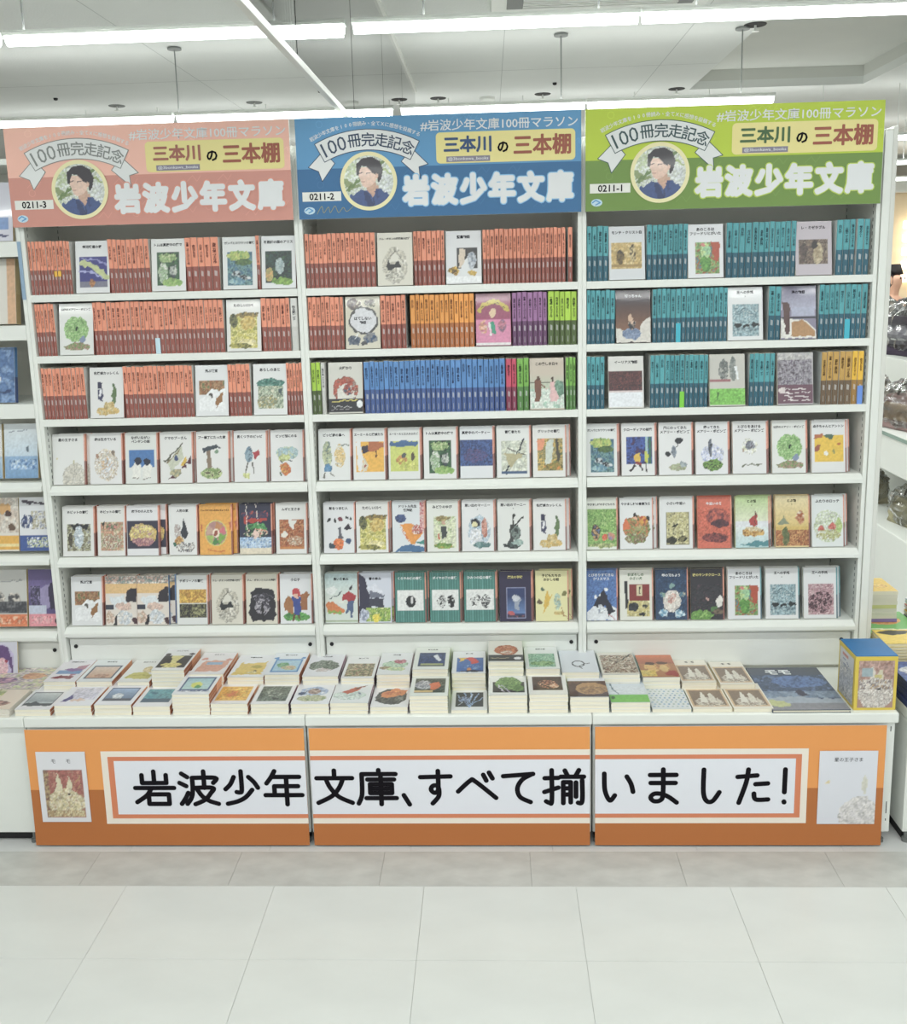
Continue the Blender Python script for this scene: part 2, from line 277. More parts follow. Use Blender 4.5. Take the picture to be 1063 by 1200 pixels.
# ------------------------------------------------------------------ what the covers show: title, ink, picture, description
CV = {
'planet': ('星の王子さま', 'i', 'B e4e5e3;O 66 86 36 28 dcd9d0 cfcabd d6d2c6;E 66 55 2 6 c9c3a0;E 14 48 2 2 d8cf9a', 'white cover with a pale cratered planet'),
'forest': ('森は生きている', 'i', 'B e4e4e4;O 50 62 36 32 e4e4e4 d6c7a8 e6e4e0 c8b49a e4e4e4 *3;O 50 62 20 16 e4e4e4 dfe3ea d9b98f e6e6e6;E 22 44 5 5 a8806a;E 72 38 5 5 887766', 'white cover with a ring of sketched ochre figures'),
'penguin': ('ながいながい\nペンギンの話', 'i', 'B dfe2de;R 12 34 88 68 3f78b8;P e9e9e2 20 66 30 56 46 66 44 90 18 90;P e9e9e2 54 66 66 56 80 66 78 90 52 90;E 38 56 12 7 22283c;E 66 57 11 7 22283c;L 1 665544 22 90 40 89;L 1 665544 56 90 76 89', 'white cover with two penguins under blue sky'),
'stairs': ('クマのプーさん', 'i', 'B e3e3e1;P c9cdb8 25 60 65 25 70 50 30 85;L 2 5b5a48 14 58 70 24;L 2 8a7d60 20 60 60 34;P 5a2433 95 45 95 62 78 62 78 70 62 72 62 80 48 80 48 92 20 92 60 74;P e0b83c 60 66 80 46 84 58 70 66;E 50 52 6 6 3a4a7a;O 45 80 16 8 c8b98a 99a088', 'white cover with a striped staircase'),
'bigtree': ('プー横丁にたった家', 'i', 'B e4e4e2;P 8a7560 32 30 44 30 46 74 32 74;P 3a4650 16 30 60 26 72 34 48 36 22 42;E 60 40 6 4 7a9a7c;O 44 82 32 12 a9c07c 7d9a58 c4cf98 5d5240', 'white cover with a tall bare tree on grass'),
'reader': ('長くつ下のピッピ', 'i', 'B e4e4e4;O 44 48 12 16 6f8fa8 8fa9b8 5b7080;P b02c3a 58 44 74 38 78 50 62 54;L 2 5c5a50 40 60 34 84;L 2 5c5a50 54 60 58 82;O 36 88 12 6 d8dc98 c2c87a', 'white cover with a thin figure holding a red book'),
'picnic': ('ピッピ船にのる', 'i', 'B e4e4e4;O 50 44 34 12 b9cdd2 9fc0c8 d3d9b0;O 40 54 18 8 cfd79a c0ca80;O 44 76 16 12 e38b3c c96a34 d9a24a;L 3 2c3440 30 60 34 62;L 2 2c3440 56 60 62 62;L 2 44523c 26 84 30 90', 'white cover with an orange picnic group by blue trees'),
'pippi3': ('ピッピ南の島へ', 'i', 'B e2e4e3;O 26 50 15 26 9fb09c c2c9a0 7d9088;O 28 76 12 8 4f86b0 6b98bc;O 64 52 16 22 e6cf98 dfc07c e2e2da;L 1.5 6a6a60 18 84 14 94;L 1.5 6a6a60 36 84 44 92;L 2 8a9088 70 30 92 34', 'white cover with a blue-trousered girl and pale map'),
'emil1': ('エーミールと探偵たち', 'i', 'B e2e3e2;R 8 26 94 84 efb53a;P b8683c 50 26 94 26 94 36 60 46 40 44;P 3a3040 24 34 46 32 48 46 28 48;P e4e4e4 8 26 24 26 30 60 22 84 14 84 12 50;P d9cfb8 32 54 42 70 40 84 26 84;E 70 52 2.5 7 6a3a2a;E 36 74 4 4 a43a30', 'white cover with a bright yellow street scene'),
'emil2': ('エーミールと三人のふたご', 'i', 'B e0e2e1;R 6 26 92 84 cdd56a;P 3f6898 6 26 92 26 92 34 70 36 40 38 6 35;O 40 62 18 8 e3a457 c08a50 d9cf5a;E 46 54 7 5 55585a;E 74 56 6 8 5a4c40;O 60 74 30 8 dbdc7c c2c95a', 'white cover with a lime and blue beach scene'),
'tom': ('トムは真夜中の庭で', 'i', 'B e3e4e3;M 16 25 82 90 1f3a30 2f5a3a 3d6b44 1b2c2c *4;O 48 36 26 8 9bb87c 7ea060 c2cf9a;O 34 66 14 20 b7c2b0 8fae84 e0e4da;O 64 62 10 12 3a4450 c9cfc4;O 60 84 30 8 a7c777 84b058', 'white cover with a dark green moonlit garden'),
'party': ('真夜中のパーティー', 'i', 'B dfe2e6;M 0 26 96 76 34508e 29427a 4060a0 2a3a6c *4;O 46 56 34 14 2a3868 4a568e 60487a 314a84 *2', 'white cover with a deep blue night gathering'),
'seagull': ('冒険者たち', 'i', 'B e2e4e2;M 14 28 88 92 d9dcc8 c9cfc0 e6e8da *5;L 2.5 2c3440 80 28 66 48 50 62 34 80 26 94;P b9b088 20 50 60 56 86 50 60 66 40 84;L 1.5 55554c 30 42 60 52 84 56;R 14 88 88 93 3a5a84', 'white cover with a flying gull and branch'),
'glick': ('グリックの冒険', 'i', 'B e3e3e0;M 14 26 88 88 b8a468 8a8450 d9b45a 6f7d48 *4;P e8956a 14 26 36 26 30 44 14 50;P ced6ca 40 30 64 26 50 88 36 80;L 4 4a4438 72 28 76 60 70 80;O 60 80 28 8 5a5230 9a8a3c d98a3c', 'white cover with an autumn forest waterfall'),
'ganba': ('ガンバとカワウソの冒険', 'i', 'B e1e4e3;M 14 28 86 92 4f7f8c 3f6c88 6f9c9a 2f5a70 *4;O 46 36 34 10 c9cf74 a9bf60 7fa860;O 60 48 26 7 5a7a40 3f5f3a;O 38 70 14 5 1f2c38 c9d4d8;O 64 78 16 5 22303c d4dcde;O 40 84 26 6 9fc4c8 5f90a8', 'white cover with otters in a blue-green river'),
'claudia': ('クローディアの秘密', 'i', 'B e3e4e4;M 14 26 88 78 2f4a94 3a5cb0 2a3470 4a2a5a *5;R 70 26 78 78 9fc4c8;R 80 26 86 78 2f6a5a;E 46 66 10 10 e0b93c;E 72 64 6 12 c9cf4c;P 8a2f34 38 74 56 74 56 80 38 80;L 3 2c2028 38 82 24 90;L 3 2c2028 54 80 60 90;L 2 2c2028 70 78 74 92', 'white cover with two children against blue glass'),
'umbrella': ('風にのってきた\nメアリー・ポピンズ', 'i', 'B e4e5e6;E 60 34 11 5 20242c;L 1 3a3f48 60 36 48 50;O 44 54 7 12 6f7a88 8f9aa8 4a525e;E 28 58 8 5 20242c;O 56 86 26 7 b9c29a 9aa284 c9b0a0;O 72 80 10 6 8a98a0 a9b4b8', 'white cover with a figure floating under an umbrella'),
'bouquet': ('帰ってきた\nメアリー・ポピンズ', 'i', 'B e4e5e8;O 50 62 34 20 c3cbe6 e4e5ec a9b4dc e6e6ee;O 44 48 6 18 4a5060 6a7080 30343e;O 50 82 30 11 5d8a3c 7aa84c 3c4c30 a4c468 *2', 'white cover with a figure above green flowers'),
'flyer': ('とびらをあける\nメアリー・ポピンズ', 'i', 'B e4e5e6;O 48 48 22 16 e4e5e6 dcdcc0 e4e5e6 d3d4c9;O 50 46 13 8 6f7480 9a9faa 5a5060;L 1.5 6f7460 26 86 50 82 82 84;E 30 54 4 3 b09a88', 'white cover with a small grey leaping figure'),
'koen': ('公園のメアリー・ポピンズ', 'i', 'B e3e5e2;O 50 50 36 24 8fbf74 a9cf8c 79ad60 b8d69c *2;E 52 50 3 5 22342a;O 50 84 38 8 7fa860 a98a78 5f8a4c;E 68 70 9 6 8090b0', 'white cover with a leafy green meadow scene'),
'yellow': ('点子ちゃんとアントン', 'i', 'B e2e3e4;R 8 28 92 80 ecc22c;P 4a6a54 34 28 66 28 58 36 42 36;P b8683c 8 28 34 28 30 34 8 36;P a4583c 8 50 28 46 20 58 8 62;E 42 64 6 5 f0efe6;E 62 60 3 7 a09a50;E 78 46 4 2 c9742c', 'white cover with a plain yellow picture'),
'hobbit1': ('ホビットの冒険', 'i', 'B e5e5e3;M 14 36 86 90 a8a884 7a7258 c9cbb0 8a8a90 *3;P 26262c 20 36 84 36 76 46 54 40 36 48;O 50 62 14 22 d3dade b8c8d4 e4e8ea;O 24 66 8 14 3a3630 57503c', 'white cover with a pale figure between dark trees'),
'hobbit2': ('ホビットの冒険', 'i', 'B e5e4e1;M 12 32 92 90 d9b090 c98a70 b8b08a e3cdb0 *3;P 2c3430 12 32 26 32 24 46;O 50 42 20 8 d98a84 5d7a58 e3c0a8;O 50 72 36 14 c9b490 a87a6a d9cfb8 8a9a70 *2', 'white cover with a crowded pink fairy scene'),
'little': ('床下の小人たち', 'i', 'B e5e5e8;R 2 30 96 86 2e2c44;O 50 58 42 22 e0c55c c9a870 e8dc8a b88a90 *3;O 50 72 36 8 c98a84 9a6a78 d9a89a *2', 'white cover with a dark frame around yellow crowd'),
'doll': ('人形の家', 'i', 'B e5e5e4;P 2f3440 52 28 68 56 60 66 44 64 40 54;O 30 52 12 16 e5e5e4 b8a8a4 d4ccc8;O 36 72 16 9 d9a45c b8844c e0c07c;O 56 84 34 10 e5e5e4 55555c c9bfb8 e5e5e4 *2;E 20 80 6 4 2f6a5a', 'white cover with a dark conical tree of toys'),
'wheel': ('チムとゆうかんなせんちょうさん', 'i', 'B eda93c;e 50 57 34 26 d8d670;e 50 57 31 24 b98a84;P c98a58 50 57 50 33 74 42;P d9707c 50 57 74 42 80 60;P 7fb04c 50 57 80 60 60 80;P 4f8a4c 50 57 60 80 36 78;P a4bf60 50 57 36 78 20 62;P c9a490 50 57 20 62 24 42;e 50 57 11 9 f0ddc8;E 50 56 6 6 a0503c;L 2 d97a2c 26 92 50 95 76 92;L 2 c96a3c 6 40 8 52;L 2 c96a3c 94 36 92 50', 'orange cover with a round picture wheel'),
'redbanner': ('クリスマス物語', 'n', 'B 262844;R 0 66 100 100 8fb0d4;M 0 66 100 88 8fb4dc c3d6e8 6f94c4;R 0 88 100 100 e4d8c0;P b8382c 14 24 84 20 86 34 14 38;O 50 22 44 8 5a3a54 33345a b84c40;O 50 48 32 10 3f8a4c 5aa460 2f6a44;O 50 58 38 9 d9554c e4dcc0 3a2c40 2f6a44 *2;E 50 60 10 8 e9c9bc;L 1 e8dcd0 20 0 24 50;L 1 e8dcd0 50 0 56 40', 'dark cover with a red arched banner'),
'mugi': ('ムギと王さま', 'i', 'B e4e4e2;M 10 32 90 90 b8683c a4552c c98a58 8a4a2c *3;P e4e4de 40 32 66 32 54 52 44 48;E 26 62 10 5 e8e4da;O 60 74 24 10 d9c8b0 b88460 e4d8c4;R 10 86 90 91 c9803c', 'white cover with a russet autumn wood'),
'juggle': ('影をつまむ人', 'i', 'B e0e1e4;E 54 32 7 5 7a2c3c;E 18 34 5 4 26262c;E 36 36 4 3 26262c;E 74 30 5 3 26262c;E 86 32 4 4 26262c;P 2a2030 62 52 80 42 90 52 74 56;P 5c5c68 46 50 56 50 60 72 48 72;O 46 82 18 12 e8823c d96a2c;E 76 76 9 6 34507a;E 26 86 10 5 2f4454', 'white cover with a juggler in orange trousers'),
'kawabe': ('たのしい川べ', 'i', 'B e3e3e0;M 12 28 88 94 d9cf6a c0b848 e6dc90 a9a850 *4;O 20 40 12 14 55583c 7a7a48 3f4430;O 60 30 34 6 7a6a3c a48a48 55583c;O 62 46 22 12 e0c878 cfae50;O 60 82 26 8 eee4b0 d8cc84;O 40 90 34 5 6a6a34 a9a24c', 'white cover with a yellow riverbank scene'),
'ship': ('ドリトル先生\n航海記', 'i', 'B dde2e6;O 26 34 16 8 2f3f6a 44588a;P ed9a34 24 46 60 44 96 60 70 84 56 84;P d9702c 24 46 56 84 40 72;O 80 56 22 10 e8e4da c4584c dcd4c8;M 84 0 98 60 c44458 e4c0bc b8344c *3;P 3f6f9c 0 100 40 84 98 90 98 100;P 2f8a84 70 80 96 78 98 88', 'white cover with an orange sailing ship'),
'thumb': ('みどりのゆび', 'i', 'B e2e4de;M 20 30 90 92 cfd8b0 dfe2c8 b4c890 *3;O 50 34 24 5 8a7a4c b8a86a;P 3f4648 44 48 60 48 62 74 44 74;E 52 43 5 4 c9a48c;E 36 72 4 6 c4644c;O 50 88 28 6 c9a04c 7fa84c 5f8a3c', 'white cover with a dark figure among green leaves'),
'marnie1': ('思い出のマーニー\n上', 'i', 'B e4e5e6;O 52 62 34 32 c4d0dc a9c0d0 dfe3e6;O 42 44 13 9 20242c 2f3040;E 38 47 7 5 e3dca8;O 40 72 18 18 eeeef0 d9dde6;O 68 54 9 20 d9a090 b8705c;O 60 88 26 6 4f7a7c 7fa0a0', 'white cover with two girls on pale blue'),
'marnie2': ('思い出のマーニー\n下', 'i', 'B e1e3e0;P 3a3c3c 40 50 62 48 60 72 40 84 26 92 36 74;L 2 30302e 40 56 76 34;L 2 30302e 50 30 44 66;O 56 66 14 14 55605c 7a8a84 34393a;O 44 90 26 5 4a5a58 22282a;O 60 84 18 6 a9c0b8 8faaa4', 'white cover with a dark leaning windmill'),
'kalle': ('名探偵カッレくん', 'i', 'B e4e4e3;P 2e2c50 24 30 36 30 36 42 24 42;P 3a3c60 22 42 38 42 38 68 24 64;E 30 50 4 7 e4e4ea;P 5f7a4c 66 44 76 32 78 60 72 78 64 76;E 70 34 4 4 4f6a40;O 52 86 34 8 dcc07c cfae60 e3d4a4;O 56 76 16 8 dcc890 c8a860', 'white cover with a top-hatted figure and green bush'),
'skater': ('長い冬休み', 'd', 'B d5dfd8;G 0 0 100 60 b4cdd0 dfe4da;E 20 34 16 8 e3e8e6;L 1.5 4a5a60 16 50 50 38;P d97c3c 2 62 20 56 60 74 56 80 10 80;P 8fae4c 8 74 50 78 50 82 10 82;P b02c34 52 44 74 34 96 44 90 56 74 54 54 52;E 80 30 5 4 2c2a34;P 4a6088 70 56 88 56 84 88 76 88 74 72 66 84 62 80;R 0 94 100 97 a9b898', 'pale cover with a red-jacketed skater'),
'house': ('春の休み', 'd', 'B d3d8e6;P 2e2c48 0 0 18 8 30 40 40 70 20 84 0 90;P dfe2ee 26 28 50 20 76 40 40 44;P 6f7488 30 36 80 44 76 50 34 50;P 3a3c50 34 50 76 50 76 68 30 68;M 20 70 96 98 8fb84c b4cc60 6f9a48 dfe3a0;O 54 90 14 8 ecd834 f0e050;O 16 84 14 12 8a94b0 c9cfe0', 'lilac cover with an old house and yellow bush'),
'stripe1': ('くらやみ城の冒険', 'w', 'B 3a7c74;@;R 6 36 92 76 e6e8e6;o 50 58 16 12 1f2024 1f2024 30343a;E 54 56 5 7 dddddd', 'teal striped cover with one curled black mouse'),
'stripe2': ('ダイヤの館の冒険', 'w', 'B 3a7c74;@;R 6 36 92 76 e6e8e6;O 36 58 14 13 1f2024 e6e8e6 1f2024 *2;O 68 58 12 12 e6e8e6 1f2024 1f2024 *2', 'teal striped cover with two sketched mice'),
'stripe3': ('ひみつの塔の冒険', 'w', 'B 3a7c74;@;R 6 36 92 76 e6e8e6;O 34 56 16 14 e6e8e6 e6e8e6 30343a *2;O 66 58 14 13 e6e8e6 30343a e6e8e6 *2', 'teal striped cover with two lightly drawn creatures'),
'magic': ('魔法の学校', 'y', 'B 241c44;r 20 32 80 94 8f94b8;r 22 33 78 93 26386c;G 22 50 78 84 26386c 5f84bc;P 9aa4b8 36 56 50 46 66 56 58 64 58 76 44 76 44 64;E 50 54 12 5 c9ccd6;E 34 84 10 6 c0585c;M 22 88 78 93 1f2440 3a3450 885060', 'navy cover with a framed starry tower'),
'cream': ('子どもたちの\nおかしな話', 'd', 'B e9e3a8;P e0b840 26 50 34 40 40 52 48 46 40 66 22 82 26 66;O 66 62 10 18 c9d8b8 a9c4b8 e9e3a8;E 12 62 7 5 6a5a40;O 70 84 16 4 c9a860 d9c880;E 20 36 5 4 55705c;E 86 44 7 5 7a7840;L 1.2 b0884c 80 74 84 88 96 96', 'cream cover with a yellow oak leaf'),
'santa': ('とびきりすてきな\nクリスマス', 'w', 'B 4a72b8;M 0 0 100 80 4a72b8 5480c0 4068a8 *2;P e4e8ee 0 84 20 70 50 76 80 70 100 78 100 100 0 100;P 1f2034 30 60 56 38 70 60 90 82 70 90 60 70 40 76 20 72;E 62 38 6 4 e8ecf0;E 30 54 6 4 e8ecf0;E 44 50 4 3 e8ecf0;O 46 78 12 9 e8ecf0 9aa4b8;L 1.2 b83440 70 90 90 98', 'blue cover with snowy black trees'),
'dogs': ('まぼろしの\n小さい犬', 'g', 'B e4e4da;R 28 28 88 62 8a2c2c;R 50 30 68 52 d9cfa8;L 1.5 3a3020 58 34 60 48;M 20 62 90 92 d8cc90 c9bb74 e2dcae;P 24262c 12 24 22 24 24 74 16 78;O 40 74 16 9 24262c 3a3c44;E 66 88 10 4 24262c;O 76 70 10 7 2a2c34 cfc48c', 'white cover with a maroon window and black dogs'),
'flowers': ('銀の花もよう', 'w', 'B 24466c;M 0 0 98 100 24466c 1e3c60 2c5078 *3;O 50 62 28 22 e6e4dc d9cfc8 eee9e4;O 50 58 15 10 d8a89c e4d4cc c98a80;E 50 34 9 5 7fa4a0;O 22 50 9 6 8fae9c 3a6a8c;O 82 50 9 6 b8b4a0 4a7a94;O 24 86 14 8 5f9cc0 cfe0e8;O 74 88 16 7 5f9cc0 cfe0e8', 'navy cover with a white flower wreath'),
'owl': ('夜のサンタクロース', 'y', 'B 2c2a34;M 0 30 98 100 2c2a34 33343c 24222c 4a3a44 *3;O 30 92 40 10 7ab04c 5f9040 98c468;E 86 64 9 12 e6e4de;O 80 84 18 5 5a4a40 7a6a54;E 50 60 5 3 c9a098;P 4f7a44 60 78 80 74 80 80 62 84', 'black cover with a white owl on green'),
'friedrich': ('あのころは\nフリードリヒがいた', 'i', 'B e4e6ea;M 20 34 88 92 6f9a58 8fb46c a9623c 4a8a8c *4;P b84a2c 66 34 88 34 88 70 74 66;O 50 50 14 16 9fd0a0 c4dc90;O 50 74 16 14 6aa848 4f8a3c;E 44 38 6 4 d9807c', 'white cover with a green and red abstract painting'),
'king1': ('王への手紙\n上', 'i', 'B e4e6e8;M 14 32 88 92 8fb0bc a9c4cc 6f909c c3d4d8 *2;L 1.5 5f7a84 20 50 50 40 84 54;O 28 72 12 4 1f262c;O 54 72 9 4 1f262c;O 78 71 10 4 1f262c;M 14 76 88 82 9fb8c0 55707c *2', 'white cover with riders in a blue-grey storm'),
'king2': ('王への手紙\n下', 'i', 'B e4e6e8;M 14 32 88 92 c9a0a8 b88a94 d9bcc0 a87884 *3;O 50 68 36 22 6a4450 3a2430 c9a0a8 8a5a68 *2', 'white cover with a mauve battle scene'),
'onion': ('チポリーノの冒険', 'i', 'B e2e4e3;M 8 28 94 86 d9a83c e8c04c b88430 c9983c *3;R 8 56 94 58 e2e4e3;M 8 59 94 86 2c2c2c 3f3a34 8a8a60 24242a *3;O 70 72 20 8 a4a474 4a4638', 'white cover with two stacked comic panels'),
'jim1': ('ジム・ボタンの機関車大旅行', 'i', 'B dcd8ca;O 50 62 36 34 c4beae d4cfc0 aaa698 e4e0d6 *5;P dfdcd0 30 56 50 36 72 58;L 1 77736a 30 52 50 34 74 56;P 26282c 24 64 30 52 38 58 48 60 62 54 66 66 44 68 30 72;O 50 84 30 10 b4b0a2 dedace 8c897e', 'beige cover with a pencilled snowy mountain'),
'jim2': ('ジム・ボタンと13人の海賊', 'i', 'B dcd8c8;P 24222c 16 36 30 28 72 28 88 36 92 80 84 94 18 94 8 80;O 50 48 34 8 8a8694 24222c 5a5664 *2;O 50 66 22 16 8c8894 b4b0b8 5a5664 24222c *3;L 3 1a1820 50 58 50 86', 'beige cover with a black rounded cave picture'),
'koushi': ('小公子', 'd', 'B e3e5e8;O 50 86 42 9 4f9a48 6ab058 3f8040;P a8703c 10 60 24 44 40 50 40 80 24 78 20 70 14 78;P a4683c 62 44 80 36 92 42 84 50 84 74 66 72;P 2f4898 36 46 64 46 64 66 58 84 44 84 40 66;E 50 38 12 8 c83c44;E 50 44 8 5 e8b8a0;L 3 6a3a2c 44 84 40 92;L 3 6a3a2c 58 84 60 90', 'white cover with a child in blue beside a pony'),
'manga': ('', 'n', 'B e6dcd2;R 0 16 100 36 e8bf80;M 0 0 100 16 e6dcd2 8a9a94 d9b0a0 e8e4de *3;P 2a2430 70 30 100 22 100 52 60 54 66 44;P dfe6ea 10 44 60 40 70 60 30 66;R 0 58 26 68 34384a;O 56 62 26 8 e4c8b8 d9b8ac;O 60 84 26 14 e4e8ec c9d0d8 e8e4de;P 26222a 30 84 40 78 34 100 24 100;P 4a2830 84 86 100 84 100 98 88 96;O 14 84 14 12 e8cfc0 c4a48c e4dcd0', 'comic collage band cover beside the snow scene'),
'iliad': ('イーリアス物語', 'i', 'B dbdad6;R 0 28 96 66 5a2c30;M 0 28 96 64 5a2c30 48242c 6e3a38 33202a *3;R 0 66 96 72 d9c8c8;R 0 70 96 98 e8ecf2', 'white cover with a maroon warriors picture'),
'band': ('マカロニの木', 'n', 'B c8c6be;O 40 30 14 22 8a8e8c 6a706e b0b0aa;O 66 28 10 24 77807e 9a9e9a;P e8ecee 70 26 80 24 84 50 78 52;R 0 48 60 54 a46a70;R 0 66 100 98 84cf54;M 0 66 100 96 84cf54 7ac44c 8cd65c *4;L 2 3f6a30 22 74 22 86', 'grey cover with a bright green band'),
'hills': ('山の絵本', 'n', 'B b8b4b8;M 0 0 96 20 c4c2c0 b0aeb0 *4;M 0 14 96 62 5f5460 8a8490 a8a4ac 6f6478 *3;R 0 62 98 98 6f4a5c;L 1.2 e4dcdc 20 70 80 70;L 1.2 e4dcdc 20 77 90 77;L 1.2 e4dcdc 20 84 90 84;L 1.2 e4dcdc 20 91 90 91;E 12 72 9 6 dcd0d0', 'mauve mountain cover with a plum band'),
'monte': ('モンテ・クリスト伯', 'i', 'B d7dadf;M 6 30 92 80 d9bc78 c4a460 e4cc90 *4;O 32 56 10 14 3a3028 7a6438;O 66 50 8 16 4a3c28 e0c890;R 6 72 92 76 a88a50', 'white cover with a sepia engraving of two figures'),
'miz': ('レ・ミゼラブル', 'd', 'B c4bac4;M 8 34 88 80 6a5850 8a7464 54443f 9a8a78 *3;O 62 60 13 20 c4b494 a89474;E 52 44 9 9 2a2224;O 22 56 12 18 4a3c3a 6a5650', 'lilac cover with a brown picture of ragged people'),
'botchan': ('坊っちゃん', 'w', 'B 33222c;G 0 20 100 80 33222c 8a6048;P d9d4cc 0 70 30 76 60 84 80 60 100 50 100 100 0 100;O 44 84 28 11 6f84a8 8a9cbc 5a6c90;O 46 66 10 10 2f3440 d9b8a0;E 42 52 6 7 d4b094', 'dark brown cover with a seated girl in blue'),
'sea': ('海の物語', 'd', 'B 8a849c;G 0 0 100 45 6f6a84 b4b4cc;R 30 40 96 56 b0b4cc;R 0 58 100 62 2a2c3a;P e4e2dc 0 62 60 62 90 76 100 84 100 98 0 98;P b88a58 30 70 60 64 96 84 96 96 30 96;P 5a3c3c 4 30 26 34 24 90 14 92', 'purple seascape cover with a tan boat'),
'ginga': ('銀河鉄道の夜', 'i', 'B e2e4e6;R 12 30 94 90 2a2c84;L 8 c3cc90 20 42 50 48 92 70;L 2 8a8cc8 20 34 60 36 92 46;L 2 a4a8dc 12 58 50 60 80 74;R 12 78 94 90 75758a;O 48 80 8 7 8a5a3c c98a50', 'white cover with a deep blue night-sky picture'),
'alice': ('不思議の国のアリス', 'i', 'B e2e4e6;M 10 28 90 90 1f3430 2a4a44 16262c 34583c *4;O 52 58 14 14 b4c4c4 8fa8ac;O 22 74 12 14 b0a860 c9a060;O 60 86 32 7 8fb84c 6f9a40', 'white cover with a white rabbit in dark forest'),
'tobu': ('飛ぶ教室', 'i', 'B e2e4e6;M 12 30 90 58 a8683c 8a6a48 b88a60 6a7a4c *3;P ecEEf0 30 60 50 48 70 50 90 46 90 58 60 62;P ecEEf0 12 66 50 60 90 76 88 90 12 90;P 9a6a38 60 66 84 54 84 70 62 84;E 48 60 6 5 55504c', 'white cover with an autumn village in snow'),
'arashi': ('あらしのあと', 'i', 'B e2e4e4;O 50 38 42 10 2f6a60 4a8478 7fa89c;M 14 44 88 88 a9bca4 c4ccb4 7a9078 d9d8c0 *3;P 44585c 72 50 86 48 86 66;O 40 74 30 12 b8a868 8a9478 dcd8b8 *2;R 10 92 88 93 8a8c8c', 'white cover with figures under windy green trees'),
'seisho': ('聖書物語', 'i', 'B dcdde0;M 30 32 88 72 26262e 3a3634 *4;P d9c8b4 36 34 54 36 56 70 36 70;P dfe2e4 44 66 60 50 70 70 60 84 40 84;O 72 56 12 16 c9cfd8 8a94a4;O 20 76 16 7 e0b83c 5a4420 d9a830;O 74 80 14 5 e0c050 c9a43c;R 0 86 100 98 eceef0', 'white cover with two panels of gilded figures'),
'frame': ('はてしない\n物語', 'c', 'B d4cfbc;O 24 14 20 10 4a3a44 6a5a54 d4cfbc;O 72 12 18 8 5a4a48 3a4434 d4cfbc;E 52 46 42 27 4a4a4c;E 52 46 37 23 d9dae0;O 24 84 18 10 44546c 6a7484;O 72 80 20 10 3a5478 8a8c90;E 52 90 10 5 4a4a50;P e8ecf0 30 74 36 70 24 90', 'beige cover with an ornamental oval frame'),
'pink': ('', 'n', 'B b0527c;G 0 0 98 48 8c3c5c a4486c;R 0 50 98 96 dc86ac;L 6 c8b43c 10 32 26 20 50 15 74 20 90 32;L 1.2 3a2430 18 28 22 26;L 1.2 3a2430 34 20 38 19;L 1.2 3a2430 50 17 54 17;L 1.2 3a2430 64 19 68 20;L 1.2 3a2430 78 25 82 28;E 48 38 9 8 e3c4a0;P 2f9a7c 42 56 54 54 56 76 44 78;P e9e4e4 36 58 42 54 44 80 38 78;O 22 64 12 12 c8708c d9a07c e9c4c0;O 76 62 12 14 8a6a84 c9788c;R 0 95 98 99 e3dfe0', 'pink cover with a yellow arched title'),
'kaji': ('火曜かり', 'i', 'B d3d2c9;O 50 54 38 26 a84434 c0604c 8a5a4c d3d2c9 *3;E 50 62 26 18 dcd9d0;O 60 54 18 10 3f5a70 a84434 d3d2c9;R 0 71 100 97 24242c;L 1.5 e0d060 12 76 84 75;L 1 b0b0b0 10 87 70 86;L 1 8c8c90 10 92 60 92;e 90 82 9 7 e6e8ea', 'white cover with a red creature above black band'),
'tanoshiki': ('この楽しき日々', 'd', 'B cdbfae;G 0 30 100 60 cdbfae b8c8b0;R 0 46 100 48 4a4a3c;M 0 60 100 98 c4d8cc dfe6dc a9ccb8 *4;O 86 60 14 16 7fa890 5f8a74;P 7a4a34 14 44 30 40 36 56 28 86 14 84;E 26 40 5 4 5a3a2c;L 2 7a4a34 30 50 44 58;P e4b8b8 60 46 70 44 84 78 76 86 58 84;E 66 42 5 4 4a3428;L 1.5 e0b4b0 62 52 46 60', 'tan cover with a dancing couple'),
'village1': ('やかまし村の子どもたち', 'i', 'B e2e5dc;M 4 20 96 94 7fae58 98c06a 64984a b0cf80 *3;O 30 66 13 16 c9a470 4a3a34 6a80a8;O 60 76 9 7 d9503c e07a50;O 80 74 11 8 9a8ab0 c98a70;O 50 92 40 5 c9cf90 8a9a60', 'white cover with children in tall green corn'),
'village2': ('やかまし村の春夏秋冬', 'i', 'B e3e5e6;O 50 58 40 24 b8a070 7a9a58 c97a4c 5a6a44 *3;P d9703c 10 50 20 36 28 60 12 66;E 46 36 7 6 2c2424;E 46 40 5 4 e4b090;O 70 44 14 8 d9a03c c4503c;E 84 40 6 5 2c2424;O 46 80 32 10 7a9a58 8a6a50 b0b890', 'white cover with a family round a flower basket'),
'cattle': ('小さい牛追い', 'i', 'B e2e4e5;R 18 28 86 92 8a8468;M 20 29 84 91 cfc790 b8b078 dcd6a4 8a8460 *3;P 26261f 34 58 54 48 56 54 42 60;O 34 84 16 7 26261f 4a4834;O 66 82 12 6 26261f 8a8458', 'white cover with an olive woodcut of cattle'),
'winter': ('牛追いの冬', 'w', 'B d96a50;M 0 20 98 90 d96a50 cf6048 e0745a *4;O 60 40 34 18 7a4044 a85048 d96a50 *3;O 64 52 26 8 4a2c38 6a3840;O 50 80 40 9 5a2c34 9a4844 *2', 'brick-red cover with a dark etched farm'),
'boat1': ('とぶ船\n上', 'd', 'B c8dca0;G 0 0 98 50 b8d490 dfe4c8;R 0 48 98 60 dfe3e8;G 0 60 98 100 dfe8e8 b4d4d8;P b83c3c 40 46 62 32 66 58 44 56;L 1.2 5a3c30 58 30 60 62;O 52 70 34 9 b8843c d9b060 9a6a30;O 52 64 24 5 e8dcb8 c9b488;P 4a8a94 10 96 60 86 98 88 98 98', 'green-topped cover with a red-sailed boat'),
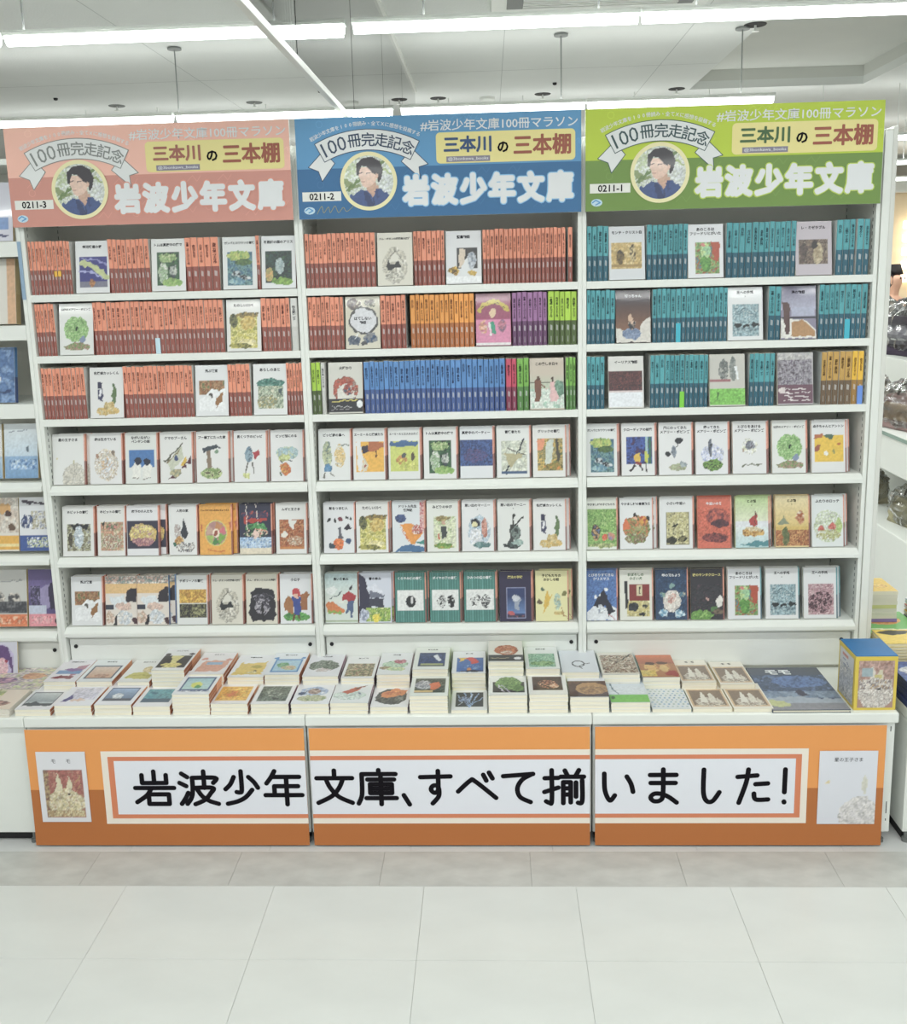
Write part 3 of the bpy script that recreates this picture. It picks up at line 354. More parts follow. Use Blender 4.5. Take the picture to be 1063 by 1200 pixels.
'boat2': ('とぶ船\n下', 'd', 'B e8d098;G 0 0 98 60 e8d8a8 dcc070;R 0 60 98 66 d8b860;M 0 66 98 98 b8743c a05c34 cf9858 8a4c2c *3;P 8a9478 4 56 26 40 42 56;O 72 42 13 12 a8582c c98a60 e4d4bc;O 30 78 10 18 5a6a3c 7a7c4c', 'golden cover with a flying ship over town'),
'lotte': ('ふたりのロッテ', 'i', 'B dfe4e4;O 50 60 44 32 dfe4e4 c9d4b0 e0e4dc b4c498 *2;O 28 66 10 8 c4584c d98a7c;O 62 62 12 8 c4584c d98a7c;O 50 76 40 10 c9cf98 b4b070 e0e4dc;O 84 60 9 14 9fbf6a c4d48c', 'white cover with twin girls among flowers'),
# flat-stacked covers on the table
'ta': ('ライオンと魔女', 'i', 'B e6e6ea;r 8 30 92 84 3a4450;r 12 34 88 76 b4c0c4;G 12 34 88 70 c4ccd0 8f9ca4;P 34404a 12 76 40 70 70 82 92 78 92 86 8 86', 'white cover with a dark-framed grey lake'),
'tb': ('カスピアン王子', 'i', 'B e6e6ee;M 20 28 92 76 cfcbe0 dcd8e8 c4c4d8 *4;P 4a3c84 8 84 24 56 34 70 22 84;O 50 78 22 5 e0b8a0 dcc8bc', 'white cover with a pale lilac sky and purple tree'),
'tc': ('朝びらき丸', 'i', 'B e8e8ee;R 10 30 90 84 3a4870;G 14 34 86 80 9fb8dc 5a708c;O 44 66 14 12 e4e8ee cdd6e0;R 14 74 86 82 4a4c5a', 'white cover with a navy-framed cloudy sea'),
'td': ('銀のいす', 'i', 'B e8e8ec;R 10 30 90 84 3f7c90;M 12 32 88 82 4a90a4 5fa4b0 3a7890 *4;R 12 70 88 84 3a5870;E 34 46 8 4 2f6a84', 'white cover with a teal sea picture'),
'te': ('馬と少年', 'i', 'B e6e8ec;R 10 28 92 86 3a5484;G 15 33 86 80 9fc8d4 b8d8d4;E 50 62 16 12 d8dc5c;E 54 70 8 7 4f9a5c;M 8 84 94 90 e6e8ec 5a6c94 *2', 'white cover with a yellow globe on pale blue'),
'tf': ('さいごの戦い', 'i', 'B e8e4e4;R 6 30 92 88 ecb83c;M 10 34 88 84 f0c048 e8a838 f4d060 *4;O 44 60 22 14 e0783c d9a02c', 'white cover with an orange and yellow picture'),
'tg': ('影との戦い', 'i', 'B e6e6e8;M 10 28 88 90 3f4a44 5f6c60 7f8c80 2c3430 *3;O 50 58 24 14 8f9c90 55605a b4bcae', 'white cover with a grey-green etching'),
'th': ('こわれた腕環', 'i', 'B e4e6ec;O 50 50 38 18 8fa4cc a9bcdc dfe4ec;O 50 50 16 14 6a5c5c 9a7c74 c4b4a8;O 50 78 40 12 a9b88c c9c8a4 8a9a70;P 44587c 10 56 30 50 26 64 8 66', 'white cover with blue hills and a village'),
'ti': ('さいはての島へ', 'i', 'B e2e6e8;O 46 70 44 18 c4d8cc dfe8e4 a4c0b8;P c45c3c 24 56 60 36 84 30 56 56 40 66;P 5a4434 50 42 90 28 60 44;P 5a6488 70 56 80 66 68 62', 'white cover with a red bird over pale water'),
'tj': ('帰還', 'i', 'B e8e8ea;O 50 60 42 32 2c3034 4a4c4c 6a6c68 *2;P d9854c 22 44 60 26 94 34 80 56 40 66 22 62;O 56 46 26 8 e09a5c c4683c;O 72 66 14 10 8a9088 33383a', 'white cover with an orange fish on black'),
'tk': ('ドラゴンフライ', 'i', 'B e4e8e2;R 10 28 92 88 4a5448;M 12 30 90 86 4a5448 2f3430 6a7460 *3;O 34 56 22 18 b8b8c0 8a8c98 dcdce0 *2;P d96a34 50 52 74 42 80 62 64 78 52 72;R 12 78 60 86 d9b87c', 'white cover with an orange beast and grey birds'),
'tl': ('アースシーの風', 'i', 'B e6e8ea;R 10 30 90 88 1c2434;L 1.5 8faedc 50 88 14 40;L 1.5 8faedc 50 88 34 32;L 1.5 8faedc 50 88 56 32;L 1.5 8faedc 50 88 76 34;L 1.5 8faedc 50 88 90 50;L 1 cfdcf0 20 80 60 40;O 36 60 18 12 44588c 8fa4cc 1c2434', 'white cover with blue rays on black'),
'tm': ('西の善き魔女', 'i', 'B e6e8e4;R 10 46 94 90 22242a;O 52 52 34 26 5f8a48 7fa85c 44703c 98bc70 *2;L 2 cfc8dc 24 60 40 88;L 2 b8b0cc 34 60 56 88;O 78 72 14 14 4f7a3c 6f9a4c', 'white cover with a spreading green tree on black'),
'tn': ('火の鳥', 'i', 'B e6e6e2;R 12 28 90 84 3a1e1c;M 14 30 88 82 3a1e1c 4a2824 301818 *4;O 50 60 24 18 d98a60 7a3c30 3a1e1c e8b890 *2;O 66 66 12 9 e8c4a4 c47c5c', 'white cover with glowing figures on dark brown'),
'to': ('', 'n', 'B dfe2ea;R 0 36 100 98 5a3a34;M 0 36 100 50 54342c 6a4434 *3;E 60 66 42 24 b88c58;O 62 70 36 18 c49c64 a87c4c 8a6440;R 0 90 100 99 4a3430', 'white cover with a large brown hat'),
'tp': ('', 'n', 'B cdd9e2;G 0 0 100 66 c4d0e0 dfe6ec;L 2 5f7a8c 6 10 14 50 24 66;L 1 8a9cb0 26 22 70 20;L 1 6a7c90 30 16 52 16;R 0 70 100 99 74c44c;E 8 82 5 6 2f6a2c', 'pale blue cover with a green band'),
'tq': ('', 'n', 'B dfe4e6;@dots', 'white cover dotted with small blue marks'),
'momo': ('モ  モ', 'i', 'B ece6d8;R 4 24 96 92 d8b890;R 8 28 92 88 8a7464;O 50 74 36 16 cfc4b4 a89484 e0d8cc b4a494 *2;p e8e2d6 28 76 34 50 40 32 46 52 48 76;p e0d9cb 52 76 56 44 62 38 68 48 70 76;p d8cfbe 72 80 76 56 82 80;M 14 82 86 88 e0d8c8 9a8a78 *2', 'cream cover with a brown turreted city'),
'ba': ('魔術師のおい', 'i', 'B e8e4ea;P b87c90 60 30 94 24 80 70 60 88;R 14 50 88 66 6f94c4;P 8a5c9c 24 46 60 40 90 48 60 56;P 8a2c3c 10 84 36 72 80 76 76 88 16 88', 'white cover with a purple and blue landscape'),
'bb': ('砂の妖精', 'i', 'B e4e8ea;R 10 28 92 88 3a4c68;R 15 33 87 84 d9b498;G 15 33 87 84 dcc4b4 d0a080;O 56 74 20 8 c49c84 b07c64', 'white cover with a dark-framed tan desert'),
'bc': ('丘はうたう', 'i', 'B e8e8e6;P c9c05c 10 84 30 60 60 56 90 70 90 90;O 70 46 20 14 e0cc98 d4b87c;L 2 b0a83c 14 78 60 70 90 76', 'white cover with yellow-green hills'),
'bd': ('ふしぎな鍵', 'i', 'B e8e8ea;R 6 34 94 90 33282c;P e4d88c 30 34 70 34 56 62 70 90 26 90 40 64;O 48 76 30 8 d8cc6c ecd884;E 14 28 8 6 4a3c40;E 88 26 8 6 4a3c40', 'white cover with a cream keyhole on black'),
'be': ('火のくつ', 'i', 'B e8e4e6;P e0a48c 10 88 20 40 90 40 96 60 80 88;R 30 46 76 58 8fb4d4;E 16 32 9 6 d99484;E 90 34 9 6 d99484', 'white cover with a salmon and blue picture'),
'bf': ('農場の少年', 'i', 'B e6e6ea;P e4c45c 8 90 20 30 30 40 84 34 92 28 88 90;P b8a43c 46 56 60 44 84 52 70 64;E 66 76 6 5 3a3020;O 60 80 14 7 e8dca8 d9c070', 'white cover with a yellow farmhouse'),
'bg': ('青い額ぶち', 'i', 'B e4e8ee;R 10 30 92 90 4a8ac8;R 16 36 86 84 a9cce0;O 40 58 18 12 5f9a6c 8fb88c;O 60 70 22 9 d9b494 c4cfa0;E 12 26 8 5 4a8ac8;E 90 26 8 5 4a8ac8', 'white cover with a blue frame and green trees'),
'bh': ('大きな森', 'i', 'B e4e4ea;O 50 54 42 26 6a7468 8f9c88 4a5448 b4b8aa *2;O 50 72 24 8 dfdfe2 c9b8b4 e6e6ea', 'white cover with an oval grey-green crowd'),
'bi': ('長い行列', 'i', 'B e6e6e6;M 8 36 92 92 8a9a60 6a5440 c4b890 a87c5c *2', 'white cover with green and brown marchers'),
'bj': ('緑の竜', 'i', 'B e4e6e8;O 50 56 40 18 9fc4a0 c9dcc4 7aa884 *3;O 64 42 20 9 a84c5c c9808c;O 22 70 18 7 8a7458 b09c74;O 56 76 30 8 dfe3a8 b4d0a4', 'white cover with a rosy dragon on green'),
'bk': ('夜の白鳥', 'i', 'B e8ece4;R 14 26 90 88 2c3c6c;M 16 28 88 86 2c3c6c 3a5088 24305c *3;P e8ecf4 54 40 64 34 80 60 70 64;R 20 74 84 82 aab07c;R 14 82 90 88 1f2840', 'white cover with a white bird on midnight blue'),
'bl': ('赤い船', 'i', 'B e8eaec;R 14 30 94 94 3a68b0;P d9382c 20 30 60 28 84 50 60 60 50 42;P ecc43c 20 30 44 34 24 48;O 60 74 26 12 8fb4e0 3a68b0 5a80c4;P 1f2440 20 94 50 84 94 90 94 94;E 50 82 7 6 d98a3c', 'white cover with a red and blue picture'),
'bm': ('', 'n', 'B e8e6dc;O 52 46 34 24 c46c44 d98c60 a85034 e0a480 *3;O 52 56 16 8 e8d8c8 c4907c;R 0 68 100 96 26242a;L 1.5 c9b88a 10 84 60 83;e 84 84 11 6 e8e8ea', 'white cover with an orange lion above black band'),
'bn': ('草原の歌', 'i', 'B e6eae8;M 12 32 88 92 7fb494 a4ccb0 5f9c7c *3;O 50 76 36 10 5f8a4c 9fc488 4a7a44', 'white cover with green seaside grass'),
'bo': ('', 'n', 'B dfe4ec;e 48 62 18 14 2a2c34;e 48 62 14 11 dfe4ec;L 2 2a2c34 56 66 78 60;L 2 2a2c34 50 72 56 84', 'white cover with a black ring emblem'),
'bp': ('', 'n', 'B dcd8cc;M 6 12 98 92 5a443c c9bca4 8a6450 e4dccc *3;L 2 2c2420 70 30 96 8;L 2 2c2420 74 44 96 34', 'cream cover with tangled brown figures'),
'bq': ('', 'n', 'B b87a4c;G 0 0 100 40 d9743c a86048;O 34 56 20 20 d9a85c e4bc70 b8783c;E 34 60 12 14 e4b468;O 66 54 20 18 c98a50 d9a468;E 66 62 11 14 e0bc74;P a8302c 60 90 80 70 98 74 98 98;M 0 70 40 96 d9b84c e4cc6c;E 32 40 14 6 4a2c24;E 66 38 14 6 5a3424', 'brown cover with two round faces'),
}
LABEL_SPECIAL = {}
SP = {  # spine colours: upper, lower, ink
'sal': ('ee9a7c', '99574e', '5a2420'), 'org': ('f2a552', 'b97040', '6a3010'), 'pur': ('a878a8', '6e486e', '2c1030'), 'lim': ('b4db4a', '55683a', '2a3a10'),
'grn': ('86c25a', '5a8a48', '1c3a10'), 'blu': ('5f92ce', '465f98', '10204a'), 'cri': ('d2546e', '8a3a56', '4a0c20'), 'tea': ('55a9b2', '2f6478', '0c2c38'),
'stk': ('f4ac80', 'b8704e', '5a2420'), 'och': ('cfa455', '75604a', '4a3010'), 'yel': ('f4c236', 'a87f40', '6a4008'), 'wht': ('dcdcd8', 'cfcfcb', '303038'), 'mau': ('b98aa4', '6a4a64', '2c1030'), 'crm': ('e4cf9c', 'd8bd88', '5a4020')}
CNAME = {'stk': 'salmon', 'sal': 'salmon and brown', 'org': 'orange', 'pur': 'purple', 'lim': 'lime and dark green', 'grn': 'green', 'blu': 'blue', 'cri': 'crimson', 'tea': 'teal', 'och': 'ochre and brown', 'yel': 'yellow and brown', 'wht': 'white', 'mau': 'mauve', 'crm': 'cream'}
def _soft(h, a=.08, b=.02):
    c = hx(h); g = sum(c) / 3; c = [min(1, (x * (1 - a) + g * a) * .93 + b * .5) for x in c]
    f = lambda v: 12.92 * v if v < .0031308 else 1.055 * v ** (1 / 2.4) - .055
    return ''.join('%02x' % round(255 * f(x)) for x in c)
SP = {k: (_soft(v[0]), _soft(v[1]), v[2]) for k, v in SP.items()}
TITLES = ['宝島 スティーヴンソン作', '二年間の休暇 ヴェルヌ作', '海底二万里 ヴェルヌ作', '秘密の花園 バーネット作', '小公女 バーネット作', '西遊記 呉承恩作', '三銃士 デュマ作', 'ハイジ シュピリ作', '若草物語 オルコット作', '飛ぶ教室 ケストナー作', '床下の小人 ノートン作', '風の妖精たち', 'ガリバー旅行記', '砂の妖精 ネズビット作', '大きな森の小さな家', '町かどのジム', '月からきたトウヤーヤ', '銀のスケート', '影との戦い ゲド', '森の子どもたち', '白いたか', '太陽の戦士 サトクリフ', '火の鳥と魔法のじゅうたん', '水の子 キングズリ作']
BAYS = ['left', 'middle', 'right']; ROWS = {1: 'top shelf', 2: 'second shelf', 3: 'third shelf', 4: 'fourth shelf', 5: 'fifth shelf', 6: 'bottom shelf'}
ZR = {1: 1.759, 2: 1.560, 3: 1.349, 4: 1.131, 5: .879, 6: .629}
# shelf, bookcase, x range, count, spine colour, where
RUNS=[
 (1,0,-1.799,-1.648,12,'sal','left of the night-sky cover'),
 (1,0,-1.524,-1.39,9,'sal','right of the night-sky cover'),
 (1,0,-1.273,-1.163,5,'sal','left of the otter cover'),
 (1,0,-1.043,-1.03,1,'sal','between the otter and white-rabbit covers'),
 (2,0,-1.796,-1.719,6,'sal','left of the green meadow cover'),
 (2,0,-1.593,-1.162,28,'sal','between the meadow and riverbank covers'),
 (2,0,-1.038,-0.944,6,'sal','right of the riverbank cover'),
 (2,0,-0.942,-0.919,1,'wht','at its right end'),
 (3,0,-1.794,-1.639,11,'sal','left of the top-hat figure cover'),
 (3,0,-1.511,-1.278,16,'sal','right of the top-hat figure cover'),
 (3,0,-1.162,-1.087,5,'sal','right of the snow scene cover'),
 (3,0,-0.968,-0.912,5,'sal','at its right end'),
 (1,1,-0.886,-0.659,15,'sal','left of the snowy mountain cover'),
 (1,1,-0.538,-0.438,7,'sal','right of the snowy mountain cover'),
 (1,1,-0.318,-0.055,20,'sal','right of the gilded figures cover'),
 (1,1,-0.048,-0.033,1,'sal','standing apart at its right end'),
 (2,1,-0.889,-0.77,8,'sal','left of the ornamental frame cover'),
 (2,1,-0.65,-0.568,5,'sal','right of the ornamental frame cover'),
 (2,1,-0.554,-0.348,13,'org','left of the pink cover'),
 (2,1,-0.227,-0.115,7,'pur','right of the pink cover'),
 (2,1,-0.112,-0.02,5,'lim','at its right end'),
 (3,1,-0.885,-0.854,2,'lim','at its left end'),
 (3,1,-0.853,-0.839,1,'wht','beside the banded red-creature cover'),
 (3,1,-0.713,-0.252,27,'blu','in the long blue run'),
 (3,1,-0.25,-0.215,2,'cri','between the blue and green spines'),
 (3,1,-0.214,-0.175,2,'grn','left of the dancing couple cover'),
 (3,1,-0.057,-0.024,3,'grn','right of the dancing couple cover'),
 (1,2,0.011,0.08,4,'tea','left of the engraving cover'),
 (1,2,0.199,0.328,8,'tea','right of the engraving cover'),
 (1,2,0.447,0.664,12,'tea','left of the ragged people cover'),
 (1,2,0.787,0.845,3,'tea','right of the ragged people cover'),
 (1,2,0.851,0.889,2,'tea','at its far right end'),
 (2,2,0.011,0.102,6,'tea','left of the dark cover with a seated girl'),
 (2,2,0.219,0.457,16,'tea','right of the dark cover with a seated girl'),
 (2,2,0.585,0.624,2,'tea','left of the purple seascape cover'),
 (2,2,0.742,0.892,9,'tea','right of the purple seascape cover'),
 (3,2,0.011,0.069,4,'tea','left of the maroon warriors cover'),
 (3,2,0.215,0.4,12,'tea','right of the maroon warriors cover'),
 (3,2,0.531,0.611,5,'tea','right of the green-banded cover'),
 (3,2,0.759,0.854,5,'och','right of the mauve cover'),
 (3,2,0.855,0.892,2,'yel','at its right end'),
]
FACES=[
 (1,0,-1.634,-1.524,'ginga'),
 (1,0,-1.385,-1.274,'tom'),
 (1,0,-1.153,-1.042,'ganba'),
 (1,0,-1.027,-0.917,'alice'),
 (2,0,-1.71,-1.593,'koen'),
 (2,0,-1.155,-1.04,'kawabe'),
 (3,0,-1.627,-1.512,'kalle'),
 (3,0,-1.272,-1.163,'tobu'),
 (3,0,-1.079,-0.968,'arashi'),
 (1,1,-0.654,-0.54,'jim1'),
 (1,1,-0.435,-0.321,'seisho'),
 (2,1,-0.765,-0.652,'frame'),
 (2,1,-0.344,-0.23,'pink'),
 (3,1,-0.833,-0.715,'kaji'),
 (3,1,-0.172,-0.062,'tanoshiki'),
 (1,2,0.081,0.195,'monte'),
 (1,2,0.329,0.439,'friedrich'),
 (1,2,0.663,0.775,'miz'),
 (2,2,0.104,0.215,'botchan'),
 (2,2,0.458,0.568,'king1'),
 (2,2,0.624,0.735,'sea'),
 (3,2,0.077,0.2,'iliad'),
 (3,2,0.4,0.524,'band'),
 (3,2,0.612,0.745,'hills'),
 (4,0,-1.792,-1.679,'planet'),
 (4,0,-1.657,-1.542,'forest'),
 (4,0,-1.534,-1.423,'penguin'),
 (4,0,-1.415,-1.303,'stairs'),
 (4,0,-1.292,-1.179,'bigtree'),
 (4,0,-1.164,-1.051,'reader'),
 (4,0,-1.04,-0.927,'picnic'),
 (4,1,-0.878,-0.768,'pippi3'),
 (4,1,-0.762,-0.652,'emil1'),
 (4,1,-0.644,-0.535,'emil2'),
 (4,1,-0.527,-0.413,'tom'),
 (4,1,-0.406,-0.292,'party'),
 (4,1,-0.284,-0.171,'seagull'),
 (4,1,-0.164,-0.053,'glick'),
 (4,2,0.012,0.117,'ganba'),
 (4,2,0.128,0.24,'claudia'),
 (4,2,0.25,0.36,'umbrella'),
 (4,2,0.37,0.478,'bouquet'),
 (4,2,0.489,0.604,'flyer'),
 (4,2,0.616,0.732,'koen'),
 (4,2,0.743,0.86,'yellow'),
 (5,0,-1.779,-1.658,'hobbit1'),
 (5,0,-1.652,-1.556,'hobbit2'),
 (5,0,-1.553,-1.437,'little'),
 (5,0,-1.405,-1.306,'doll'),
 (5,0,-1.301,-1.185,'wheel'),
 (5,0,-1.165,-1.046,'redbanner'),
 (5,0,-1.037,-0.929,'mugi'),
 (5,1,-0.874,-0.766,'juggle'),
 (5,1,-0.763,-0.65,'kawabe'),
 (5,1,-0.64,-0.529,'ship'),
 (5,1,-0.523,-0.413,'thumb'),
 (5,1,-0.405,-0.294,'marnie1'),
 (5,1,-0.285,-0.174,'marnie2'),
 (5,1,-0.165,-0.054,'kalle'),
 (5,2,0.012,0.116,'village1'),
 (5,2,0.124,0.235,'village2'),
 (5,2,0.255,0.37,'cattle'),
 (5,2,0.379,0.497,'winter'),
 (5,2,0.503,0.621,'boat1'),
 (5,2,0.636,0.751,'boat2'),
 (5,2,0.756,0.863,'lotte'),
 (6,0,-1.769,-1.656,'tobu'),
 (6,0,-1.648,-1.538,'manga'),
 (6,0,-1.537,-1.426,'manga2'),
 (6,0,-1.398,-1.287,'onion'),
 (6,0,-1.277,-1.162,'jim1'),
 (6,0,-1.156,-1.042,'jim2'),
 (6,0,-1.037,-0.925,'koushi'),
 (6,1,-0.882,-0.768,'skater'),
 (6,1,-0.764,-0.652,'house'),
 (6,1,-0.639,-0.533,'stripe1'),
 (6,1,-0.52,-0.413,'stripe2'),
 (6,1,-0.403,-0.292,'stripe3'),
 (6,1,-0.284,-0.169,'magic'),
 (6,1,-0.16,-0.047,'cream'),
 (6,2,0.012,0.118,'santa'),
 (6,2,0.124,0.239,'dogs'),
 (6,2,0.245,0.355,'flowers'),
 (6,2,0.361,0.477,'owl'),
 (6,2,0.485,0.602,'friedrich'),
 (6,2,0.608,0.731,'king1'),
 (6,2,0.737,0.854,'king2'),
]
STACK_F= [(-1.837, -1.714, 0.023), (-1.706, -1.579, 0.035), (-1.576, -1.45, 0.037), (-1.451, -1.328, 0.031), (-1.323, -1.2, 0.07), (-1.202, -1.08, 0.038), (-1.074, -0.95, 0.037), (-0.947, -0.823, 0.036), (-0.823, -0.699, 0.038), (-0.697, -0.575, 0.024), (-0.574, -0.448, 0.06), (-0.443, -0.327, 0.01), (-0.326, -0.201, 0.06), (-0.201, -0.074, 0.063), (-0.074, 0.052, 0.052), (0.052, 0.179, 0.034), (0.18, 0.304, 0.001), (0.304, 0.429, 0.01), (0.429, 0.554, 0.01)]
STACK_B= [(-1.802, -1.69, 0.054), (-1.69, -1.566, 0.054), (-1.523, -1.44, 0.052), (-1.436, -1.322, 0.092), (-1.278, -1.181, 0.077), (-1.185, -1.06, 0.065), (-1.06, -0.941, 0.073), (-0.936, -0.814, 0.066), (-0.803, -0.702, 0.059), (-0.691, -0.579, 0.07), (-0.573, -0.453, 0.088), (-0.445, -0.332, 0.073), (-0.325, -0.208, 0.111), (-0.203, -0.093, 0.087), (-0.088, 0.037, 0.073), (0.04, 0.169, 0.064), (0.173, 0.296, 0.054), (0.295, 0.407, 0.035), (0.421, 0.535, 0.028)]

# ------------------------------------------------------------------ the room
def struct(o): o['kind'] = 'structure'; return o
FL = struct(bbox('floor', -7, -8, -.06, 7, 8.5, -.003, M['joint'], bev=0))
def tile_mesh(w, d, m):
    bm = bmesh.new(); bmesh.ops.create_cube(bm, size=1)
    for v in bm.verts: v.co = Vector((v.co.x * w, v.co.y * d, v.co.z * .004))
    bmesh.ops.bevel(bm, geom=[e for e in bm.edges if all(v.co.z > 0 for v in e.verts)], offset=.0006, segments=1, affect='EDGES')
    me = bpy.data.meshes.new('tile'); bm.to_mesh(me); bm.free(); me.materials.append(m); return me
def lay(me, x0, y0, nx, ny, w, d):
    for j in range(ny):
        for i in range(nx): link('tile', me, None, FL, (x0 + (i + .5) * w - FL.location.x, y0 - (j + .5) * d - FL.location.y, -.002 - FL.location.z))
lay(tile_mesh(.4493, .2993, M['tile']), -.5246 - .45 * 8, -.508, 17, 7, .45, .30)
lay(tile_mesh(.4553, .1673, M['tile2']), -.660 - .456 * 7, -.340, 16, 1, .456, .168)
lay(tile_mesh(.4493, .2993, M['tile3']), -.131 - .45 * 9, 1.160, 17, 5, .45, .30)
ZC = 2.957
def slab(name, x0, y0, x1, y1, z, m, t=.05): return struct(bbox(name, x0, y0, z, x1, y1, z + t, m, bev=0))
RX0, RX1, RY0, RY1 = 1.06, 2.2, -.6, 3.55
slab('ceiling', -7, -8, RX0, 8.5, ZC, M['ceil']); slab('ceiling', RX1, -8, 7, 8.5, ZC, M['ceil'])
slab('ceiling', RX0, RY1, RX1, 8.5, ZC, M['ceil']); slab('ceiling', RX0, -8, RX1, RY0, ZC, M['ceil'])
slab('ceiling', RX0 - .01, RY0 - .01, RX1 + .01, RY1 + .01, ZC + .12, M['ceil2'])
for a in ((RX0 - .02, RY0 - .02, RX0, RY1 + .02), (RX1, RY0 - .02, RX1 + .02, RY1 + .02), (RX0, RY1, RX1, RY1 + .02), (RX0, RY0 - .02, RX1, RY0)):
    struct(bbox('trim_1', a[0], a[1], ZC + .05, a[2], a[3], ZC + .125, M['ceil2'], bev=0))
for x in (-5.6, -3.8, -2.0, -.2, .72, 3.4):   # joints between the ceiling boards
    struct(bbox('trim_2', x - .0015, -4, ZC - .0006, x + .0015, 8, ZC + .001, M['seam'], bev=0))
for y in (2.75, 4.55, .95):
    struct(bbox('trim_2', -6.5, y - .0015, ZC - .0006, RX0, y + .0015, ZC + .001, M['seam'], bev=0))
struct(bbox('wall_back', -7, 8.4, 0, 7, 8.5, 3.1, M['wall'], bev=0))
struct(bbox('wall_left', -7, -8, 0, -6.9, 8.5, 3.1, M['wall'], bev=0))
struct(bbox('wall_right', 6.9, -8, 0, 7, 8.5, 3.1, M['wall'], bev=0))

# ------------------------------------------------------------------ ceiling lamps
def rod(mb, x, y, z0, z1, cup=True):
    mb.tube((x, y, z0), (x, y, z1), .0035, 8)
    if cup: mb.lathe([(.0, -.001), (.035, -.001), (.035, .008), (.0, .012)], 16, (x, y, z1 - .011))
def lamp(x0, x1, y, rods, label, group):
    t = empty('ceiling_lamp', ((x0 + x1) / 2, y, 2.6), 0, label, 'lamp', group); L = (x1 - x0) / 2
    h = MB()
    pr = [(-.026, .022), (-.030, .030), (-.02, .040), (.02, .040), (.030, .030), (.026, .022)]
    for (a, b), (c, d) in zip(pr, pr[1:] + pr[:1]): h.poly([(-L, a, b), (L, a, b), (L, c, d), (-L, c, d)])
    h.poly([(-L, a, b) for a, b in pr]); h.poly([(L, a, b) for a, b in pr[::-1]])
    h.build('lamp_housing', M['steel'], t)
    g = MB(); n = 9; pr = [(.024 * math.cos(math.pi * i / (n - 1)), .0215 - .030 * math.sin(math.pi * i / (n - 1))) for i in range(n)]
    for (a, b), (c, d) in zip(pr, pr[1:]): g.poly([(-L + .006, a, b), (L - .006, a, b), (L - .006, c, d), (-L + .006, c, d)])
    g.poly([(-L + .006, a, b) for a, b in pr]); g.poly([(L - .006, a, b) for a, b in pr[::-1]])
    g.build('diffuser', M['tube'], t)
    for rx in rods:
        r = MB(); rod(r, rx - (x0 + x1) / 2, 0, .038, ZC - 2.6, y < 3); r.build('hanging_rod', M['rodgrey' if y < 3 else 'ceil'], t)
    li = bpy.data.lights.new('lamp_light', 'AREA'); li.shape = 'RECTANGLE'; li.size = 2 * L - .02; li.size_y = .04; li.energy = LAMP_W * L * 2
    li.color = (.975, 1.0, .975); lo = bpy.data.objects.new('lamp_light', li); COLL.objects.link(lo); lo.location = (0, 0, -.012); lo.parent = t
    l2 = li.copy(); l2.energy = li.energy * UP; l2o = bpy.data.objects.new('lamp_uplight', l2); COLL.objects.link(l2o); l2o.location = (0, 0, .045); l2o.rotation_euler = (math.pi, 0, 0); l2o.parent = t  # extra light added above the housing to lift the ceiling tone
    return t
R1 = 'ceiling lamps in the near row'; R2 = 'ceiling lamps in the row just behind the bookcases'
lamp(-3.06, -1.945, .29, (-2.9, -2.1), 'near-row strip lamp cut by the top left corner', R1)
lamp(-1.925, -.808, .29, (-1.86, -.95), 'near-row strip lamp left of the hanging glass', R1)
lamp(-.741, .214, .29, (-.5, .08), 'near-row strip lamp just right of the hanging glass', R1)
lamp(.219, 1.30, .29, (.4, 1.1), 'near-row strip lamp reaching the top right corner', R1)
lamp(1.305, 2.4, .29, (1.5, 2.2), 'near-row strip lamp beyond the right frame edge', R1)
lamp(-3.05, -1.905, 1.93, (-2.9,), 'far-row strip lamp behind the left edge of the salmon sign', R2)
lamp(-1.89, -.80, 1.93, (-1.875,), 'far-row strip lamp above the salmon sign', R2)
lamp(-.735, .205, 1.93, (.083,), 'far-row strip lamp above the blue sign', R2)
lamp(.21, 1.145, 1.93, (.98,), 'far-row strip lamp ending above the green sign', R2)
for y in (-1.35, -2.99, -4.63):
    for k in range(5):
        x = -3.3 + k * 1.25; lamp(x, x + 1.15, y, (x + .2, x + .95), '%s strip lamp of the %s row behind the camera' % (ORD[k], ORD[round((-1.35 - y) / 1.64)]), 'ceiling lamps behind the camera')
for y in (3.57, 5.21, 6.85):  # lamps hidden behind the signs are added to even out the ceiling light
    for k in range(8): x = -4.0 + k * 1.25; lamp(x, x + 1.15, y, (x + .2, x + .95), '%s strip lamp of the %s row far behind the bookcases' % (ORD[k], ORD[round((y - 3.57) / 1.64)]), 'ceiling lamps far behind the bookcases')

# hanging glass smoke barrier
t = empty('smoke_barrier', (-.755, -1.6, 2.30), 0, 'clear hanging glass smoke barrier with white lower rail', 'glass barrier')
for k in range(5): bbox('glass_pane', -.758, -1.6 + k * .97, 2.318, -.752, -.64 + k * .97, ZC - .004, M['glass'], t, bev=0)
bbox('bottom_rail', -.7635, -1.6, 2.303, -.7465, 3.24, 2.321, M['steel'], t, .002)
bbox('top_rail', -.77, -1.6, ZC - .02, -.74, 3.24, ZC, M['steel'], t, .002)
